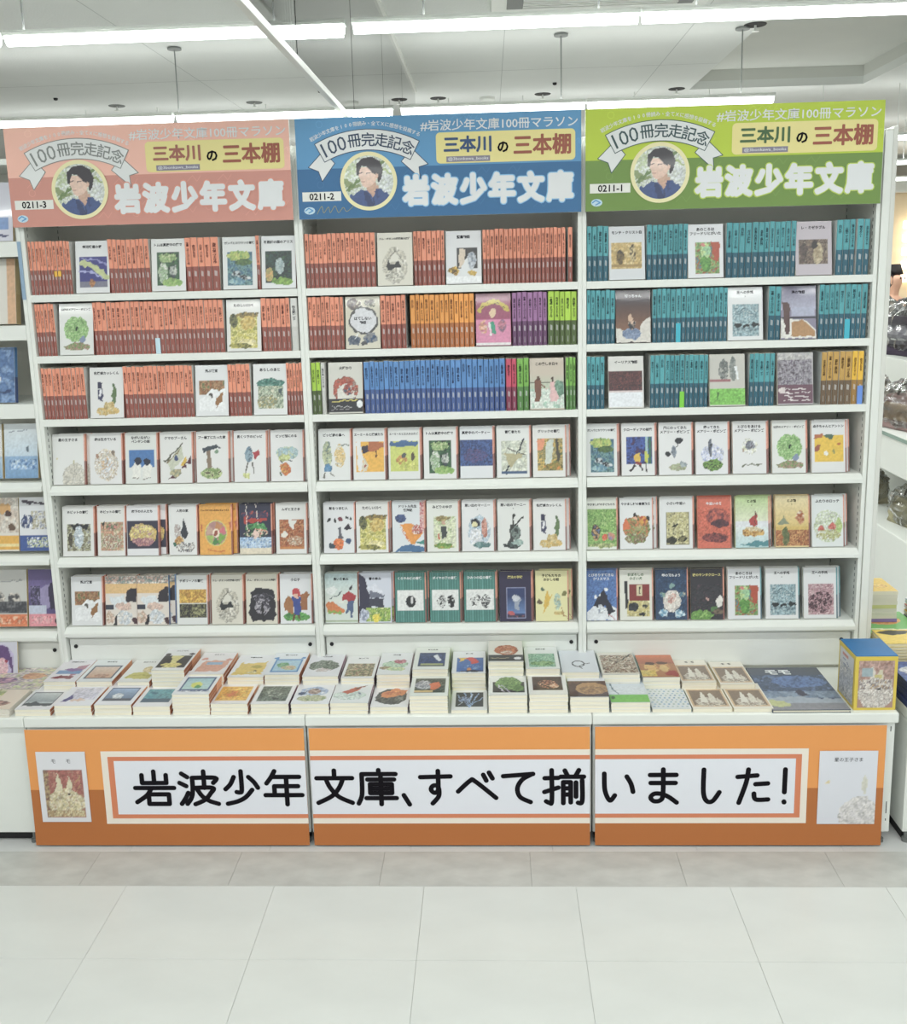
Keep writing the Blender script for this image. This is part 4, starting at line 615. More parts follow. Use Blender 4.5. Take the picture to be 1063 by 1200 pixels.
# air conditioner
t = empty('ceiling_air_vent', (.2, .98, ZC), 0, 'white ceiling air conditioner with slotted dark grille', 'air vent')
bbox('vent_frame', -.27, .53, ZC - .022, .68, 1.43, ZC, M['steel'], t, .012, 3)
bbox('vent_inner', -.2, .6, ZC - .028, .61, 1.36, ZC - .02, M['grey'], t, .004)
for k in range(22): bbox('slat', -.13, .66 + k * .032, ZC - .034, .54, .672 + k * .032, ZC - .026, M['steel'], t, 0)
def sprinkler(x, y, lab, z=ZC, dark=True):
    t = empty('sprinkler_head', (x, y, z), 0, lab, 'sprinkler', 'ceiling sprinkler heads')
    MB().lathe([(0, -.004), (.052, -.004), (.055, 0)], 20).build('cover_plate', M['dark' if dark else 'grey'], t)
    MB().tube((0, 0, -.004), (0, 0, -.03), .006, 8).lathe([(0, -.034), (.018, -.034), (.018, -.03), (0, -.03)], 12).build('nozzle', M['steel'], t)
for x, y, l in ((-2.784, 3.454, 'grey sprinkler head, leftmost on the ceiling'), (-1.859, 3.495, 'grey sprinkler head left of the hanging glass'), (-.62, 3.56, 'dark sprinkler head just right of the hanging glass'),
                (.083, 3.532, 'dark red-brown sprinkler head above the blue sign'), (.968, 3.507, 'dark sprinkler head above the green sign'), (1.03, 1.887, 'dark sprinkler head by the right lamp rod')): sprinkler(x, y, l, dark=x > -1)
t = empty('smoke_detector', (-.288, 3.589, ZC), 0, 'small white domed smoke detector above the blue sign', 'smoke detector')
MB().lathe([(.05, 0), (.05, -.018), (.036, -.03), (.02, -.05), (0, -.052)], 20).build('detector_body', M['steel'], t)
MB().lathe([(.022, -.04), (.022, -.046)], 20).build('sensor_ring', M['dark'], t)
t = empty('ceiling_speaker', (1.50, 1.99, ZC + .12), 0, 'round white flush ceiling speaker in the recess', 'speaker')
MB().lathe([(0, -.008), (.07, -.01), (.085, -.012), (.09, 0)], 28).build('speaker_rim', M['steel'], t)
MB().lathe([(0, -.011), (.06, -.011), (.062, -.012)], 28).build('speaker_grille', M['ceil2'], t)
for x, y, z, l in ((-3.05, 3.124, ZC, 'tiny dark ceiling sensor, leftmost'), (-1.352, 3.163, ZC, 'tiny dark ceiling sensor beside the hanging glass'), (.138, 3.169, ZC, 'tiny dark ceiling sensor above the blue sign'), (1.50, 2.20, ZC + .12, 'tiny dark sensor in the ceiling recess')):
    tag(MB().lathe([(0, -.016), (.012, -.012), (.014, 0)], 12).build('ceiling_sensor', M['dark'], None, (x, y, z)), l, 'sensor')

# ------------------------------------------------------------------ bookcases
def extrude_profile(name, pr, x0, x1, m, parent, z):
    mb = MB(); n = len(pr)
    for i in range(n):
        (a, b), (c, d) = pr[i], pr[(i + 1) % n]; mb.poly([(x0, a, b), (x1, a, b), (x1, c, d), (x0, c, d)])
    mb.poly([(x0, a, b) for a, b in pr][::1]); mb.poly([(x1, a, b) for a, b in pr][::-1])
    return mb.build(name, m, parent, (0, 0, z))
def bookcase(xa, xb, label, zs=((1.759, 0), (1.560, 0), (1.349, 0), (1.131, 1), (.879, 1), (.629, 1)), top=2.20, thick=0):
    """xa, xb outer faces; each case has its own two uprights"""
    t = empty('bookcase', ((xa + xb) / 2, 0, 0), 0, label, 'bookcase'); cx = (xa + xb) / 2; u = .0135
    bbox('upright', xa, -.001, .4415, xa + u, .30, top, M['steel'], t, .0025); bbox('upright', xb - u, -.001, .4415, xb, .30, top, M['steel'], t, .0025)
    bbox('back_panel', xa + u, .25, .4415, xb - u, .262, top - .031, M['steel_in'], t, 0)
    bbox('top_panel', xa + u, .004, top - .03, xb - u, .26, top - .012, M['steel'], t, 0)
    hb = MB()
    for sx, nx in ((xa + u + .0004 - cx, 1), (xb - u - .0004 - cx, -1)):
        for yy in (.018, .235):
            for k in range(72):
                z = .62 + k * .021; hb.poly([(sx, yy, z), (sx, yy + .005, z), (sx, yy + .005, z + .011), (sx, yy, z + .011)])
    o = hb.build('slot_holes', M['grey'], t); o['kind'] = 'stuff'
    for z, kind in zs:
        if kind == 0:
            th = .0235 if not thick else thick
            extrude_profile('shelf', [(-.001, 0), (.25, 0), (.25, -.018), (.02, -.018), (.02, -th), (-.001, -th)], xa + u - cx, xb - u - cx, M['steel'], t, z)
        else:
            extrude_profile('shelf', [(-.008, -.024), (.010, -.0105), (.016, -.0105), (.25, -.0105), (.25, -.024), (.02, -.024), (.02, -.038), (-.008, -.038)], xa + u + .001 - cx, xb - u - .001 - cx, M['steel'], t, z)
            extrude_profile('shelf_lip', [(-.010, -.0265), (-.0085, -.0245), (-.008, -.0385), (-.010, -.0385)], xa + u + .001 - cx, xb - u - .001 - cx, M['steel'], t, z)
    zl = zs[-1][0] - .048
    bbox('header_rail', xa + u, .012, zl - .005, xb - u, .04, zl + .03, M['steel'], t, 0)
    d = bbox('cabinet_door', xa + u + .004, .018, .455, xb - u - .004, .032, zl - .009, M['steel'], t, .002)
    for sx in (-1, 1):
        MB().lathe([(.0066, -.001), (.0066, .003), (.0055, .004), (0, .004)], 16).build('knob', M['dark'], d, (sx * (.45 - .0385), -.0075, zl - .035 - .455), (math.radians(90), 0, 0))
    bbox('cabinet_body', xa + u, .036, .4415, xb - u, .25, zl - .012, M['steel_in'], t, 0)
    return t
bookcase(-1.80, -.900, 'white steel bookcase under the salmon sign')
bookcase(-.900, -.004, 'white steel bookcase under the blue sign, in the middle')
bookcase(-.004, .9145, 'white steel bookcase under the green sign')
bookcase(-2.70, -1.80, 'white steel bookcase cut off by the left frame edge', ((1.931, 0), (1.662, 0), (1.403, 0), (1.145, 1), (.889, 1), (.616, 1)), 2.20, .048)
t = empty('end_panel', (.9325, 0, 0), 0, 'tall pale end panel closing the right bookcase', 'panel')
bbox('panel_board', .9155, -.004, .4415, .9385, .30, 2.195, M['panel'], t, .002); bbox('edge_strip', .9387, -.006, .0, .9545, .30, 2.203, M['panel'], t, .003)
bbox('edge_cap', .9155, -.0065, .4425, .9385, -.0042, 2.19, M['steel'], t, .001)

# ------------------------------------------------------------------ low display bases in front
ZT = .441
def base(xa, xb, label, right=False):
    t = empty('display_table', ((xa + xb) / 2, -.15, 0), 0, label, 'display table', 'low white display tables')
    bbox('top_board', xa + .0006, -.305, ZT - .034, xb - .0006, .30, ZT, M['steel'], t, .005, 4)
    bbox('cabinet_body', xa + .002, -.292, .035, xb - .002, .298, ZT - .036, M['steel'], t, .003)
    if right:
        bbox('end_cap', xb - .012, -.3055, ZT - .0345, xb + .014, -.008, ZT + .0004, M['steel'], t, .009, 4); bbox('end_stile', xb - .02, -.293, .036, xb + .008, -.009, ZT - .036, M['steel'], t, .003)
    bbox('plinth', xa + .01, -.27, 0, xb - .01, .29, .034, M['dark'], t, 0)
    for x in (xa + .016, xb - .016): MB().lathe([(0, 0), (.011, 0), (.011, .012), (.005, .012), (.005, .036)], 12).build('levelling_foot', M['grey'], t, (x - t.location.x, -.285 + .15, 0))
    return t
base(-1.80, -.900, 'low white display table carrying the leftmost orange banner'); base(-.900, -.004, 'low white display table carrying the middle orange banner')
b3 = base(-.004, .9145, 'low white display table carrying the rightmost orange banner', True)
bb = MB()
for z0, z1 in ((.375, .392), (.10, .14), (.075, .082)): bb.box(.9085, -.2935, z0, .911, -.2925, z1, hx('333'))
bb.build('bracket_slots', M['dark'], b3, (-b3.location.x, .15, 0))
base(-2.70, -1.80, 'plain white display table cut off by the left frame edge')
base(.962, 1.86, 'plain white display table behind the right frame edge')

# ------------------------------------------------------------------ banners with hand-drawn rounded lettering
G = {
'iwa': ['20 14 20 36 80 36 80 14', '50 4 50 36', '2 50 98 50', '42 50 30 70 4 90', '34 68 84 68 84 95 34 95 34 68'],
'nami': ['8 10 22 20', '2 36 18 45', '4 95 14 80 22 64', '34 22 34 50 30 76 18 95', '34 22 92 22 86 36', '63 4 63 50', '36 50 84 50 78 65 62 84 38 96', '44 52 56 73 74 87 96 95'],
'sho': ['50 4 50 56 44 63 36 62', '30 20 20 40 6 54', '70 20 84 34 94 50', '78 56 60 76 38 88 10 95'],
'nen': ['28 4 18 22 6 38', '22 20 92 20', '26 46 88 46', '26 46 26 71', '2 71 98 71', '58 20 58 97'],
'bun': ['50 3 50 22', '4 24 96 24', '72 26 62 50 42 74 6 93', '28 26 38 50 60 76 95 93'],
'ko': ['54 2 54 13', '12 13 96 13', '12 13 12 50 10 75 2 95', '26 28 92 28', '32 41 86 41 86 66 32 66 32 41', '32 53.5 86 53.5', '59 20 59 97', '22 80 97 80'],
'ten': ['6 72 50 98'],
'su': ['5 22 95 20', '58 5 58 50 54 63 44 65 36 56 42 46 54 46 60 56 58 76 40 95'],
'be': ['4 62 34 32 46 34 96 80', '66 16 73 32', '80 10 88 26'],
'te': ['5 20 50 17 92 14', '88 15 60 30 46 54 54 78 84 92'],
'soro': ['3 26 36 25', '20 4 20 88 14 94 6 90', '2 64 36 52', '52 5 58 18', '86 4 79 18', '42 22 98 22', '48 37 48 95', '48 37 66 37 66 93', '48 54 66 54', '48 71 66 71', '79 38 79 77', '94 32 94 90 84 94'],
'i': ['10 14 12 60 26 88 40 74', '74 22 86 42 92 64'],
'ma': ['12 18 88 18', '14 40 86 40', '50 3 50 72 42 88 24 90 14 80 24 70 44 70 66 78 90 94'],
'shi': ['18 4 18 66 34 90 62 90 92 66'],
'ta': ['5 24 62 20', '36 4 30 40 10 95', '58 44 94 42', '54 70 60 86 96 86'],
'ex': ['50 4 48 66', '47 92 49 94']}
STRAIGHT = {'iwa': (0, 1, 2, 4), 'nen': (1, 2, 3, 4, 5), 'ko': (1, 3, 4, 5, 6, 7), 'soro': (7, 8, 9, 0, 5, 6)}
def smooth(pts):
    out = []
    for i in range(len(pts) - 1):
        p0 = pts[max(i - 1, 0)]; p1 = pts[i]; p2 = pts[i + 1]; p3 = pts[min(i + 2, len(pts) - 1)]
        for k in range(5):
            t = k / 5.; out.append(tuple(.5 * (2 * b + (c - a) * t + (2 * a - 5 * b + 4 * c - d) * t * t + (3 * b - a - 3 * c + d) * t ** 3) for a, b, c, d in zip(p0, p1, p2, p3)))
    return out + [pts[-1]]
def stroke(mb, pts, r, y, col=(0, 0, 0), cap=12, step=2e-5):
    """a flat stroke with round ends in the XZ plane facing -Y; every stroke gets its own hair-thin layer"""
    q = [pts[0]] + [b for a, b in zip(pts, pts[1:]) if math.hypot(b[0] - a[0], b[1] - a[1]) > 1e-6]
    runs = [[q[0]]]
    for k in range(1, len(q)):
        runs[-1].append(q[k])
        if k < len(q) - 1:
            a, b = Vector(q[k]) - Vector(q[k - 1]), Vector(q[k + 1]) - Vector(q[k])
            if a.angle(b) > .6 or len(runs[-1]) > 14: runs.append([q[k]])
    for run in runs:
        mb.layer = getattr(mb, 'layer', 0) + 1; yy = y - mb.layer * step; n = []
        for k in range(len(run)):
            a = Vector(run[max(k - 1, 0)]); b = Vector(run[min(k + 1, len(run) - 1)]); d = (b - a).normalized(); n.append((-d.y * r, d.x * r))
        for k in range(len(run) - 1):
            (ax, az), (bx, bz) = run[k], run[k + 1]
            mb.poly([(ax - n[k][0], yy, az - n[k][1]), (bx - n[k + 1][0], yy, bz - n[k + 1][1]), (bx + n[k + 1][0], yy, bz + n[k + 1][1]), (ax + n[k][0], yy, az + n[k][1])], col)
        if cap:   # half discs that only touch the strip along its ends
            for (x, z), (nx, nz), s in ((run[0], n[0], 1), (run[-1], n[-1], -1)):
                a0 = math.atan2(nz, nx); mb.poly([(x + r * math.cos(a0 + s * math.pi * i / cap), yy, z + r * math.sin(a0 + s * math.pi * i / cap)) for i in range(cap + 1)][::s], col)
def glyph(name, x0, x1, z0, z1, parent, off, r):
    mb = MB()
    for k, s in enumerate(G[name]):
        q = list(map(float, s.split())); q = [(x0 + (x1 - x0) * a / 100, z1 - (z1 - z0) * b / 100) for a, b in zip(q[::2], q[1::2])]
        if len(q) > 2 and k not in STRAIGHT.get(name, ()): q = smooth(q)
        stroke(mb, q, r, 0)
    o = mb.build('lettering', M['ink'], parent, (-off[0], -off[1], -off[2])); return o
ORA, BRN, RED, CRM, WHT = hx('ea9e5a'), hx('b8703c'), hx('d98560'), hx('efe6da'), hx('e6e8f0')
def banner(xa, xb, xs, label, left=False, right=False):
    z0, z1, y = .006, .4055, -.3125; t = empty('banner', ((xa + xb) / 2, y, 0), 0, label, 'banner', 'orange banners along the display base'); cx = t.location.x
    sh = MB(); n = 8   # a thin sheet that bows forward a little at its lower edge
    zz = [z1 + (z0 - z1) * i / n for i in range(n + 1)]; yy = [-.004 * max(0, (i - 5) / 3.) ** 2 for i in range(n + 1)]
    def strip(mb, x0, x1, za, zb, dy, col):
        ks = sorted(set([za, zb] + [z for z in zz if zb < z < za]), reverse=True)
        f = lambda z: float(np.interp(-z, [-q for q in zz], yy)) - dy
        for a, b in zip(ks, ks[1:]): mb.poly([(x0 - cx, f(b), b), (x1 - cx, f(b), b), (x1 - cx, f(a), a), (x0 - cx, f(a), a)], col)
    strip(sh, xa, xb, z1, z0, 0, ORA)
    for a, b in zip(range(n), range(1, n + 1)): sh.poly([(xb - cx, yy[a] + .0025, zz[a]), (xa - cx, yy[a] + .0025, zz[a]), (xa - cx, yy[b] + .0025, zz[b]), (xb - cx, yy[b] + .0025, zz[b])], WHT)
    for X in (xa, xb):
        for a, b in zip(range(n), range(1, n + 1)): sh.poly([(X - cx, yy[a], zz[a]), (X - cx, yy[a] + .0025, zz[a]), (X - cx, yy[b] + .0025, zz[b]), (X - cx, yy[b], zz[b])], ORA)
    sh.build('banner_sheet', M['banner'], t)
    p = MB()
    strip(p, xa, xb, .198, z0, .0003, BRN)
    if not (left or right): strip(p, xa, xb, .33, .195, .0004, ORA)
    a, b = (-1.557 if left else xa), (.657 if right else xb)
    strip(p, a, b, .331, .080, .0006, CRM)
    a, b = (-1.536 if left else xa), (.637 if right else xb); strip(p, a, b, .312, .099, .0009, RED)
    a, b = (-1.517 if left else xa), (.619 if right else xb); strip(p, a, b, .298, .113, .0012, WHT)
    p.build('printed_label', M['banner'], t)
    for g, x0, x1 in xs: glyph(g, x0, x1, .1435, .2665, t, (cx, .0018, 0), .0076)
    if left or right:
        key = 'momo_card' if left else 'planet_card'
        X0, X1, Z0, Z1 = (-1.766, -1.607, .088, .331) if left else (.690, .866, .078, .323)
        w = X1 - X0; img = paint(CARD[key], 50, 70, 5)
        c = MB().box(-w / 2, -.0015, 0, w / 2, 0, Z1 - Z0, WHT).build('picture_card', M['paper'], t, ((X0 + X1) / 2 - cx, -.0016, Z0))
        link('card_picture', grid_mesh(img, w, Z1 - Z0), M['print'], c, (0, -.0019, 0))
        s = ('モ      モ' if left else '星の王子さま'); tm = text_mesh(s, w * (.42 if left else .6), .013, .0, m=M['ink2'])
        link('lettering', tm, None, c, (0, -.0024, (Z1 - Z0) * (.87 if left else .885)), (math.radians(90), 0, 0))
    return t
CARD = {'momo_card': 'B e6e6ec;R 11 26 90 94 b07a64;M 11 26 90 60 b4685c a85c54 c08470 *3;M 11 26 22 94 b8a070 8a5c50 *2;P e4dab8 30 60 40 30 48 56 50 90 26 90;P e0d6b4 56 46 62 32 68 44 66 60 56 60;O 54 72 38 20 dcd0a4 cfc090 e6dcc0 c4a880 *2;M 14 84 88 92 d8c898 b8986c e0d4a8 *2;E 62 62 3 2 4a3028;L 1 c09060 70 50 86 34;L 1 c09060 74 56 88 44',
        'planet_card': 'B e2e4ee;O 72 90 36 28 dcd8da e0dcda d6d2d4;E 80 46 4 12 d8d6c8;E 16 42 4 3 e8d8a8;E 80 84 2 2 a8a8a4;E 40 88 2 2 a8a8a4'}
banner(-1.796, -.9045, [('iwa', -1.457, -1.327), ('nami', -1.313, -1.184), ('sho', -1.171, -1.053), ('nen', -1.039, -.917)], 'orange banner sheet with a turreted-city card, left of three', left=True)
banner(-.8885, -.0125, [('bun', -.876, -.754), ('ko', -.743, -.616), ('ten', -.599, -.559), ('su', -.548, -.443), ('be', -.430, -.301), ('te', -.288, -.181), ('soro', -.157, -.029)], 'orange banner sheet without a picture card, middle of three')
banner(.0035, .889, [('i', .021, .13), ('ma', .161, .267), ('shi', .327, .393), ('ta', .438, .542), ('ex', .572, .604)], 'orange banner sheet with a pale planet card, right of three', right=True)

# ------------------------------------------------------------------ header signs
SW, SH = 340., 118.
def sign(xa, xb, ct, cb, ckw, ccode, cmk, label, script):
    z1, z0, y = 2.276, 1.973, -.027
    t = empty('header_sign', ((xa + xb) / 2, y, z0), 0, label, 'sign', 'header signs above the bookcases'); w, h = xb - xa, z1 - z0
    X = lambda u: -w / 2 + u / SW * w
    Zz = lambda v: h - v / SH * h
    k = w / SW
    bd = MB().box(-w / 2, 0, 0, w / 2, .012, h, hx('dcdcd8')).build('sign_board', M['banner'], t)
    for sx in (-1, 1): MB().box(-.012, .012, .02, .012, .0255, h - .1, hx('ddd')).build('mounting_bracket', M['steel'], t, (sx * (w / 2 - .02), 0, 0))
    bg = MB(); ct, cb = hx(ct), hx(cb)
    bg.poly([(X(0), -.0003, Zz(59)), (X(SW), -.0003, Zz(59)), (X(SW), -.0003, Zz(0)), (X(0), -.0003, Zz(0))], ct)
    bg.poly([(X(0), -.0003, Zz(SH)), (X(SW), -.0003, Zz(SH)), (X(SW), -.0003, Zz(59)), (X(0), -.0003, Zz(59))], cb)
    rs = random.Random(3)
    for _ in range(46):
        u, v = rs.uniform(8, 330), rs.uniform(6, 112); base_c = ct if v < 59 else cb; c = tuple(min(1, q * 1.16 + .012) for q in base_c)
        if abs(v - 59) < 9: continue
        if rs.random() < .7: q = [(u, v), (u + 7, v - 7), (u + 12, v), (u + 17, v - 7)]
        else: q = [(u + 4 * math.cos(a * .9), v + 4 * math.sin(a * .9)) for a in range(8)]
        q = [(min(max(a, 2), 338), min(max(b, 2), 116)) for a, b in q]
        stroke(bg, [(X(a), Zz(b)) for a, b in q], .0007, -.0004, c, 0, 0.)
    bg.build('sign_print', M['banner'], t)
    # ribbon
    cu, cv, R = 85.5, 25 + 123., 123.
    P = lambda r, a: (X(cu + r * math.sin(a)), Zz(cv - r * math.cos(a)))
    rb = MB(); ink = hx(script); wt = hx('e4e6e6')
    for q in ([(14, 57), (33, 38), (40, 46), (46, 53), (30, 74), (26, 62)], [(158, 57), (139, 38), (132, 46), (126, 53), (148, 73), (147, 60)]):
        rb.poly([(X(a), -.0009, Zz(b)) for a, b in q], wt); stroke(rb, [(X(a), Zz(b)) for a, b in q + q[:1]], .0011, -.0010, ink, 6)
    A = [math.radians(-28 + i * 3.5) for i in range(17)]
    for a, b in zip(A, A[1:]):
        p = [P(109.5, a), P(109.5, b), P(133.5, b), P(133.5, a)]; rb.poly([(q[0], -.0014, q[1]) for q in p], wt)
    edge = [P(133.5, a) for a in A] + [P(109.5, a) for a in A[::-1]]; stroke(rb, edge + edge[:1], .0011, -.0015, ink, 6)
    rb.build('ribbon', M['banner'], t)
    R90 = math.radians(90)
    for ch, a in zip('100冊完走記念', (-25.3, -20.0, -14.4, -7.0, .7, 8.4, 15.9, 23.6)):
        a = math.radians(a); me = text_mesh(ch, 16 * k, 16.5 * k, .0 if ch in '10' else .012, m=cmat(script)); p = P(121.5, a)
        link('lettering', me, None, t, (p[0], -.0021, p[1]), (R90, a, 0))
    small = '岩波少年文庫を100冊読み、全てXに感想を投稿する'
    for i, ch in enumerate(small):
        a = math.radians(-28 + i * 54. / (len(small) - 1)); p = P(140.3, a); link('lettering', text_mesh(ch, em=5.6 * k, off=.012, m=M['white']), None, t, (p[0], -.0009, p[1]), (R90, a, 0))
    # round portrait photograph
    img = paint(PORT, 72, 72, 9); yy, xx = np.mgrid[0:72, 0:72]; mk = (xx - 35.5) ** 2 + (yy - 35.5) ** 2 <= 35.4 ** 2
    r = 32 * k; rg = MB(); n = 48
    for i in range(n):
        a, b = 2 * math.pi * i / n, 2 * math.pi * (i + 1) / n
        rg.poly([(r * .93 * math.cos(a), 0, r * .93 * math.sin(a)), (r * 1.07 * math.cos(a), 0, r * 1.07 * math.sin(a)), (r * 1.07 * math.cos(b), 0, r * 1.07 * math.sin(b)), (r * .93 * math.cos(b), 0, r * .93 * math.sin(b))], hx('ede6b8'))
    rg.build('portrait_ring', M['banner'], t, (X(86), -.0026, Zz(75)))
    link('portrait_photo', grid_mesh(img, 2 * r, 2 * r, mk, 'portrait_photo'), M['print'], t, (X(86), -.0022, Zz(75) - r))
    # number plate, emblem, yellow box
    pl = MB(); pl.poly([(X(5), -.001, Zz(97)), (X(52), -.001, Zz(97)), (X(52), -.001, Zz(86)), (X(5), -.001, Zz(86))], hx('e8e8e2')); pl.build('number_plate', M['banner'], t)
    link('lettering', text_mesh(ccode, 37 * k, 8 * k, .02, m=M['ink']), None, t, (X(28.5), -.0016, Zz(91.5)), (R90, 0, 0))
    em = MB(); em.poly([(X(13) + .0175 * math.cos(i * .5236), -.001, Zz(108) + .0115 * math.sin(i * .5236)) for i in range(12)], hx('c4dcea'))
    stroke(em, [(X(8), Zz(108)), (X(12), Zz(105)), (X(17), Zz(108)), (X(12), Zz(110.5))], .0018, -.0014, hx('5f9ccc'), 6); em.build('emblem', M['banner'], t)
    if ccode.endswith('2'):
        sg = MB(); stroke(sg, smooth([(X(a), Zz(b)) for a, b in ((22, 112), (28, 103), (30, 111), (36, 104), (38, 111), (44, 103), (48, 111), (54, 105), (58, 110), (66, 104))]), .0007, -.0012, hx('b0a858'), 5); sg.build('signature', M['banner'], t)
    yb = MB(); rr = 5
    pts = []
    for (cx_, cy_, a0) in ((333 - rr, 21 + rr, 0), (168 + rr, 21 + rr, 90), (168 + rr, 57 - rr, 180), (333 - rr, 57 - rr, 270)):
        for i in range(6): a = math.radians(a0 + i * 18); pts.append((cx_ + rr * math.cos(a), cy_ - rr * math.sin(a)))
    yb.poly([(X(a), -.001, Zz(b)) for a, b in pts], hx('ece09a')); yb.build('title_box', M['banner'], t)
    def tx(s, u0, u1, v0, v1, off, m, dy=.0016):
        link('lettering', fit_text(s, (u1 - u0) * k, (v1 - v0) / SH * h, off, m), None, t, (X((u0 + u1) / 2), -dy, Zz((v0 + v1) / 2)), (R90, 0, 0))
    def tb(s, u0, u1, v0, v1, rad, m, dy=.0016):
        link('lettering', bold_text(s, (u1 - u0) * k, (v1 - v0) / SH * h, rad, m), None, t, (X((u0 + u1) / 2), -dy, Zz((v0 + v1) / 2)), (R90, 0, 0))
    tb('三本川', 177, 234, 25.5, 45, .0018, cmat(ckw)); tb('の', 241, 254, 33.5, 46, .0014, M['ink']); tb('三本棚', 260, 328, 26, 50, .0019, cmat('a05a48'))
    hb = MB(); hb.poly([(X(180), -.0013, Zz(55.5)), (X(232), -.0013, Zz(55.5)), (X(232), -.0013, Zz(49)), (X(180), -.0013, Zz(49))], hx('8a8496')); hb.build('handle_plate', M['banner'], t)
    tx('@3bonkawa_books', 182, 230, 50, 54.6, .01, M['white'], .0018)
    tx('#岩波少年文庫100冊マラソン', 150, 336, 6, 19, .012, M['white'], .0012)
    for i, ch in enumerate('岩波少年文庫'):
        u = 126 + i * 34.4; tb(ch, u - 1.3, u + 34.3, 67, 107.2, .0082, cmat(cmk), .0012); tb(ch, u, u + 33, 68.3, 105.9, .0058, M['white'], .0026)
    return t
_cm = {}
def cmat(h):
    if h not in _cm: _cm[h] = mat('sign_ink', h, .5, noise=.02)
    return _cm[h]
PORT = 'B dde2dc;M 0 0 100 100 dfe4de c8d2b8 e6eaea d4dcc8 *5;P 8fa06a 0 40 20 50 36 60 20 66 4 60;L 3 6f8a50 10 66 40 40 60 20 84 14;L 2 a0b070 60 20 90 36 98 60;O 84 60 14 24 e4e8ea d4dad0;O 16 30 16 14 dfe6dc b8c898;P 34508c 8 100 12 78 36 64 60 70 72 64 88 76 94 100;P d4a890 50 52 64 48 68 64 58 80 46 66;p edc8b4 30 28 34 24 58 24 66 36 64 50 56 58 44 62 38 58 34 46 31 40;p 28202c 27 34 28 18 40 8 58 6 72 14 78 30 74 46 68 54 66 40 58 36 48 24 38 22 34 30 32 40 28 38;p e4b8a0 64 36 69 38 67 46 63 46;l .8 5a4448 34 35 39 34;l .8 5a4448 46 36 53 35;l .7 c48878 36 50 42 51;P 24386c 38 64 50 74 58 96 50 100 40 80;P 2a407c 60 68 72 62 66 84;L .8 1f2f5c 58 80 58 100'
sign(-1.806, -.908, 'f4c0b0', 'd09488', 'a86a5c', '0211-3', 'e4a090', 'salmon pink header sign numbered 0211-3 over the left bookcase', '8a8e8c')
sign(-.889, -.009, '629ac6', '3c6e9c', '34507c', '0211-2', '8fc4ea', 'blue header sign numbered 0211-2 over the middle bookcase', '384860')
sign(.004, .9010, 'bcd048', '74924c', '4a6a44', '0211-1', 'c8dc6a', 'lime green header sign numbered 0211-1 over the right bookcase', '3c5458')

# ------------------------------------------------------------------ books
BW, BH, BT = .1125, .1725, .0135
_bm = {}
def cover_mesh(w, h, t, sp, bg):
    k = ('c', w, h, t, sp, bg)
    if k in _bm: return _bm[k]
    mb = MB(); u, l = hx(SP[sp][0]), hx(SP[sp][1]); b = hx(bg); th = .0007
    mb.box(-w / 2, 0, 0, w / 2, th, h, b, {'r': u}); mb.box(-w / 2, t - th, 0, w / 2, t, h, b)
    mb.box(w / 2 - th, th, h * .46, w / 2, t - th, h, u); mb.box(w / 2 - th, th, 0, w / 2, t - th, h * .46, l)
    _bm[k] = mb.mesh('paperback'); _bm[k].materials.append(M['paper']); return _bm[k]
def page_mesh(w, h, t):
    k = ('p', w, h, t)
    if k in _bm: return _bm[k]
    mb = MB(); mb.box(-w / 2 + .0012, .0008, .0008, w / 2 - .0008, t - .0008, h - .001); _bm[k] = mb.mesh('page_block'); _bm[k].materials.append(M['cream']); return _bm[k]
_pic = {}
def pic_mesh(key, strip, w, h):
    k = (key, strip, w, h)
    if k in _pic: return _pic[k]
    ops = CV[key][2]
    if key == 'manga2': pass
    if strip: u, l = SP[strip][:2]; ops += ';R 96 0 100 54 %s;R 96 54 100 100 %s' % (u, l)
    if CV[key][1] in 'idwyg' and len(CV[key][0]) > 3:
        yl = 22 if '\n' in CV[key][0] else 17; ops += ';l .5 %s 40 %d 60 %d' % ('c9c9c9' if CV[key][1] in 'wy' else '8e8e90', yl, yl)
    img = paint(ops, 42, 62, sum(map(ord, key)))
    _pic[k] = grid_mesh(img, w - .0004, h - .0004); _pic[k].materials.append(M['print']); return _pic[k]
_pt = paint
def paint(ops, w, h, seed=1):
    sp = [o for o in ops.split(';') if o.startswith('@')]
    if '@' in sp:   # vertical stripes
        a, b = ops.split(';@;', 1); st = ';'.join('R %.1f 0 %.1f 100 %s' % (i * 8, i * 8 + 3.6, '5a9c94' if i % 2 else '4f9188') for i in range(13)); ops = a + ';' + st + ';' + b
    if '@dots' in sp:
        rs = random.Random(4); ops = ops.replace('@dots', ';'.join('e %d %d 3 2.4 %s' % (7 + (i % 8) * 12 + (i // 8 % 2) * 5, 6 + (i // 8) * 8.5, rs.choice(('7fa8c8', '8fb4d0', 'a4b8b0', '6f94b8'))) for i in range(88)))
    return _pt(ops, w, h, seed)
INK = {'i': M['ink2'], 'd': M['ink'], 'w': M['white'], 'y': mat('gold_ink', 'd9cf8a', .5), 'g': mat('green_ink', '4a6a44', .5), 'c': M['ink2']}
CV['manga2'] = ('', 'n', CV['manga'][2], 'comic collage band cover beside the blue spine')
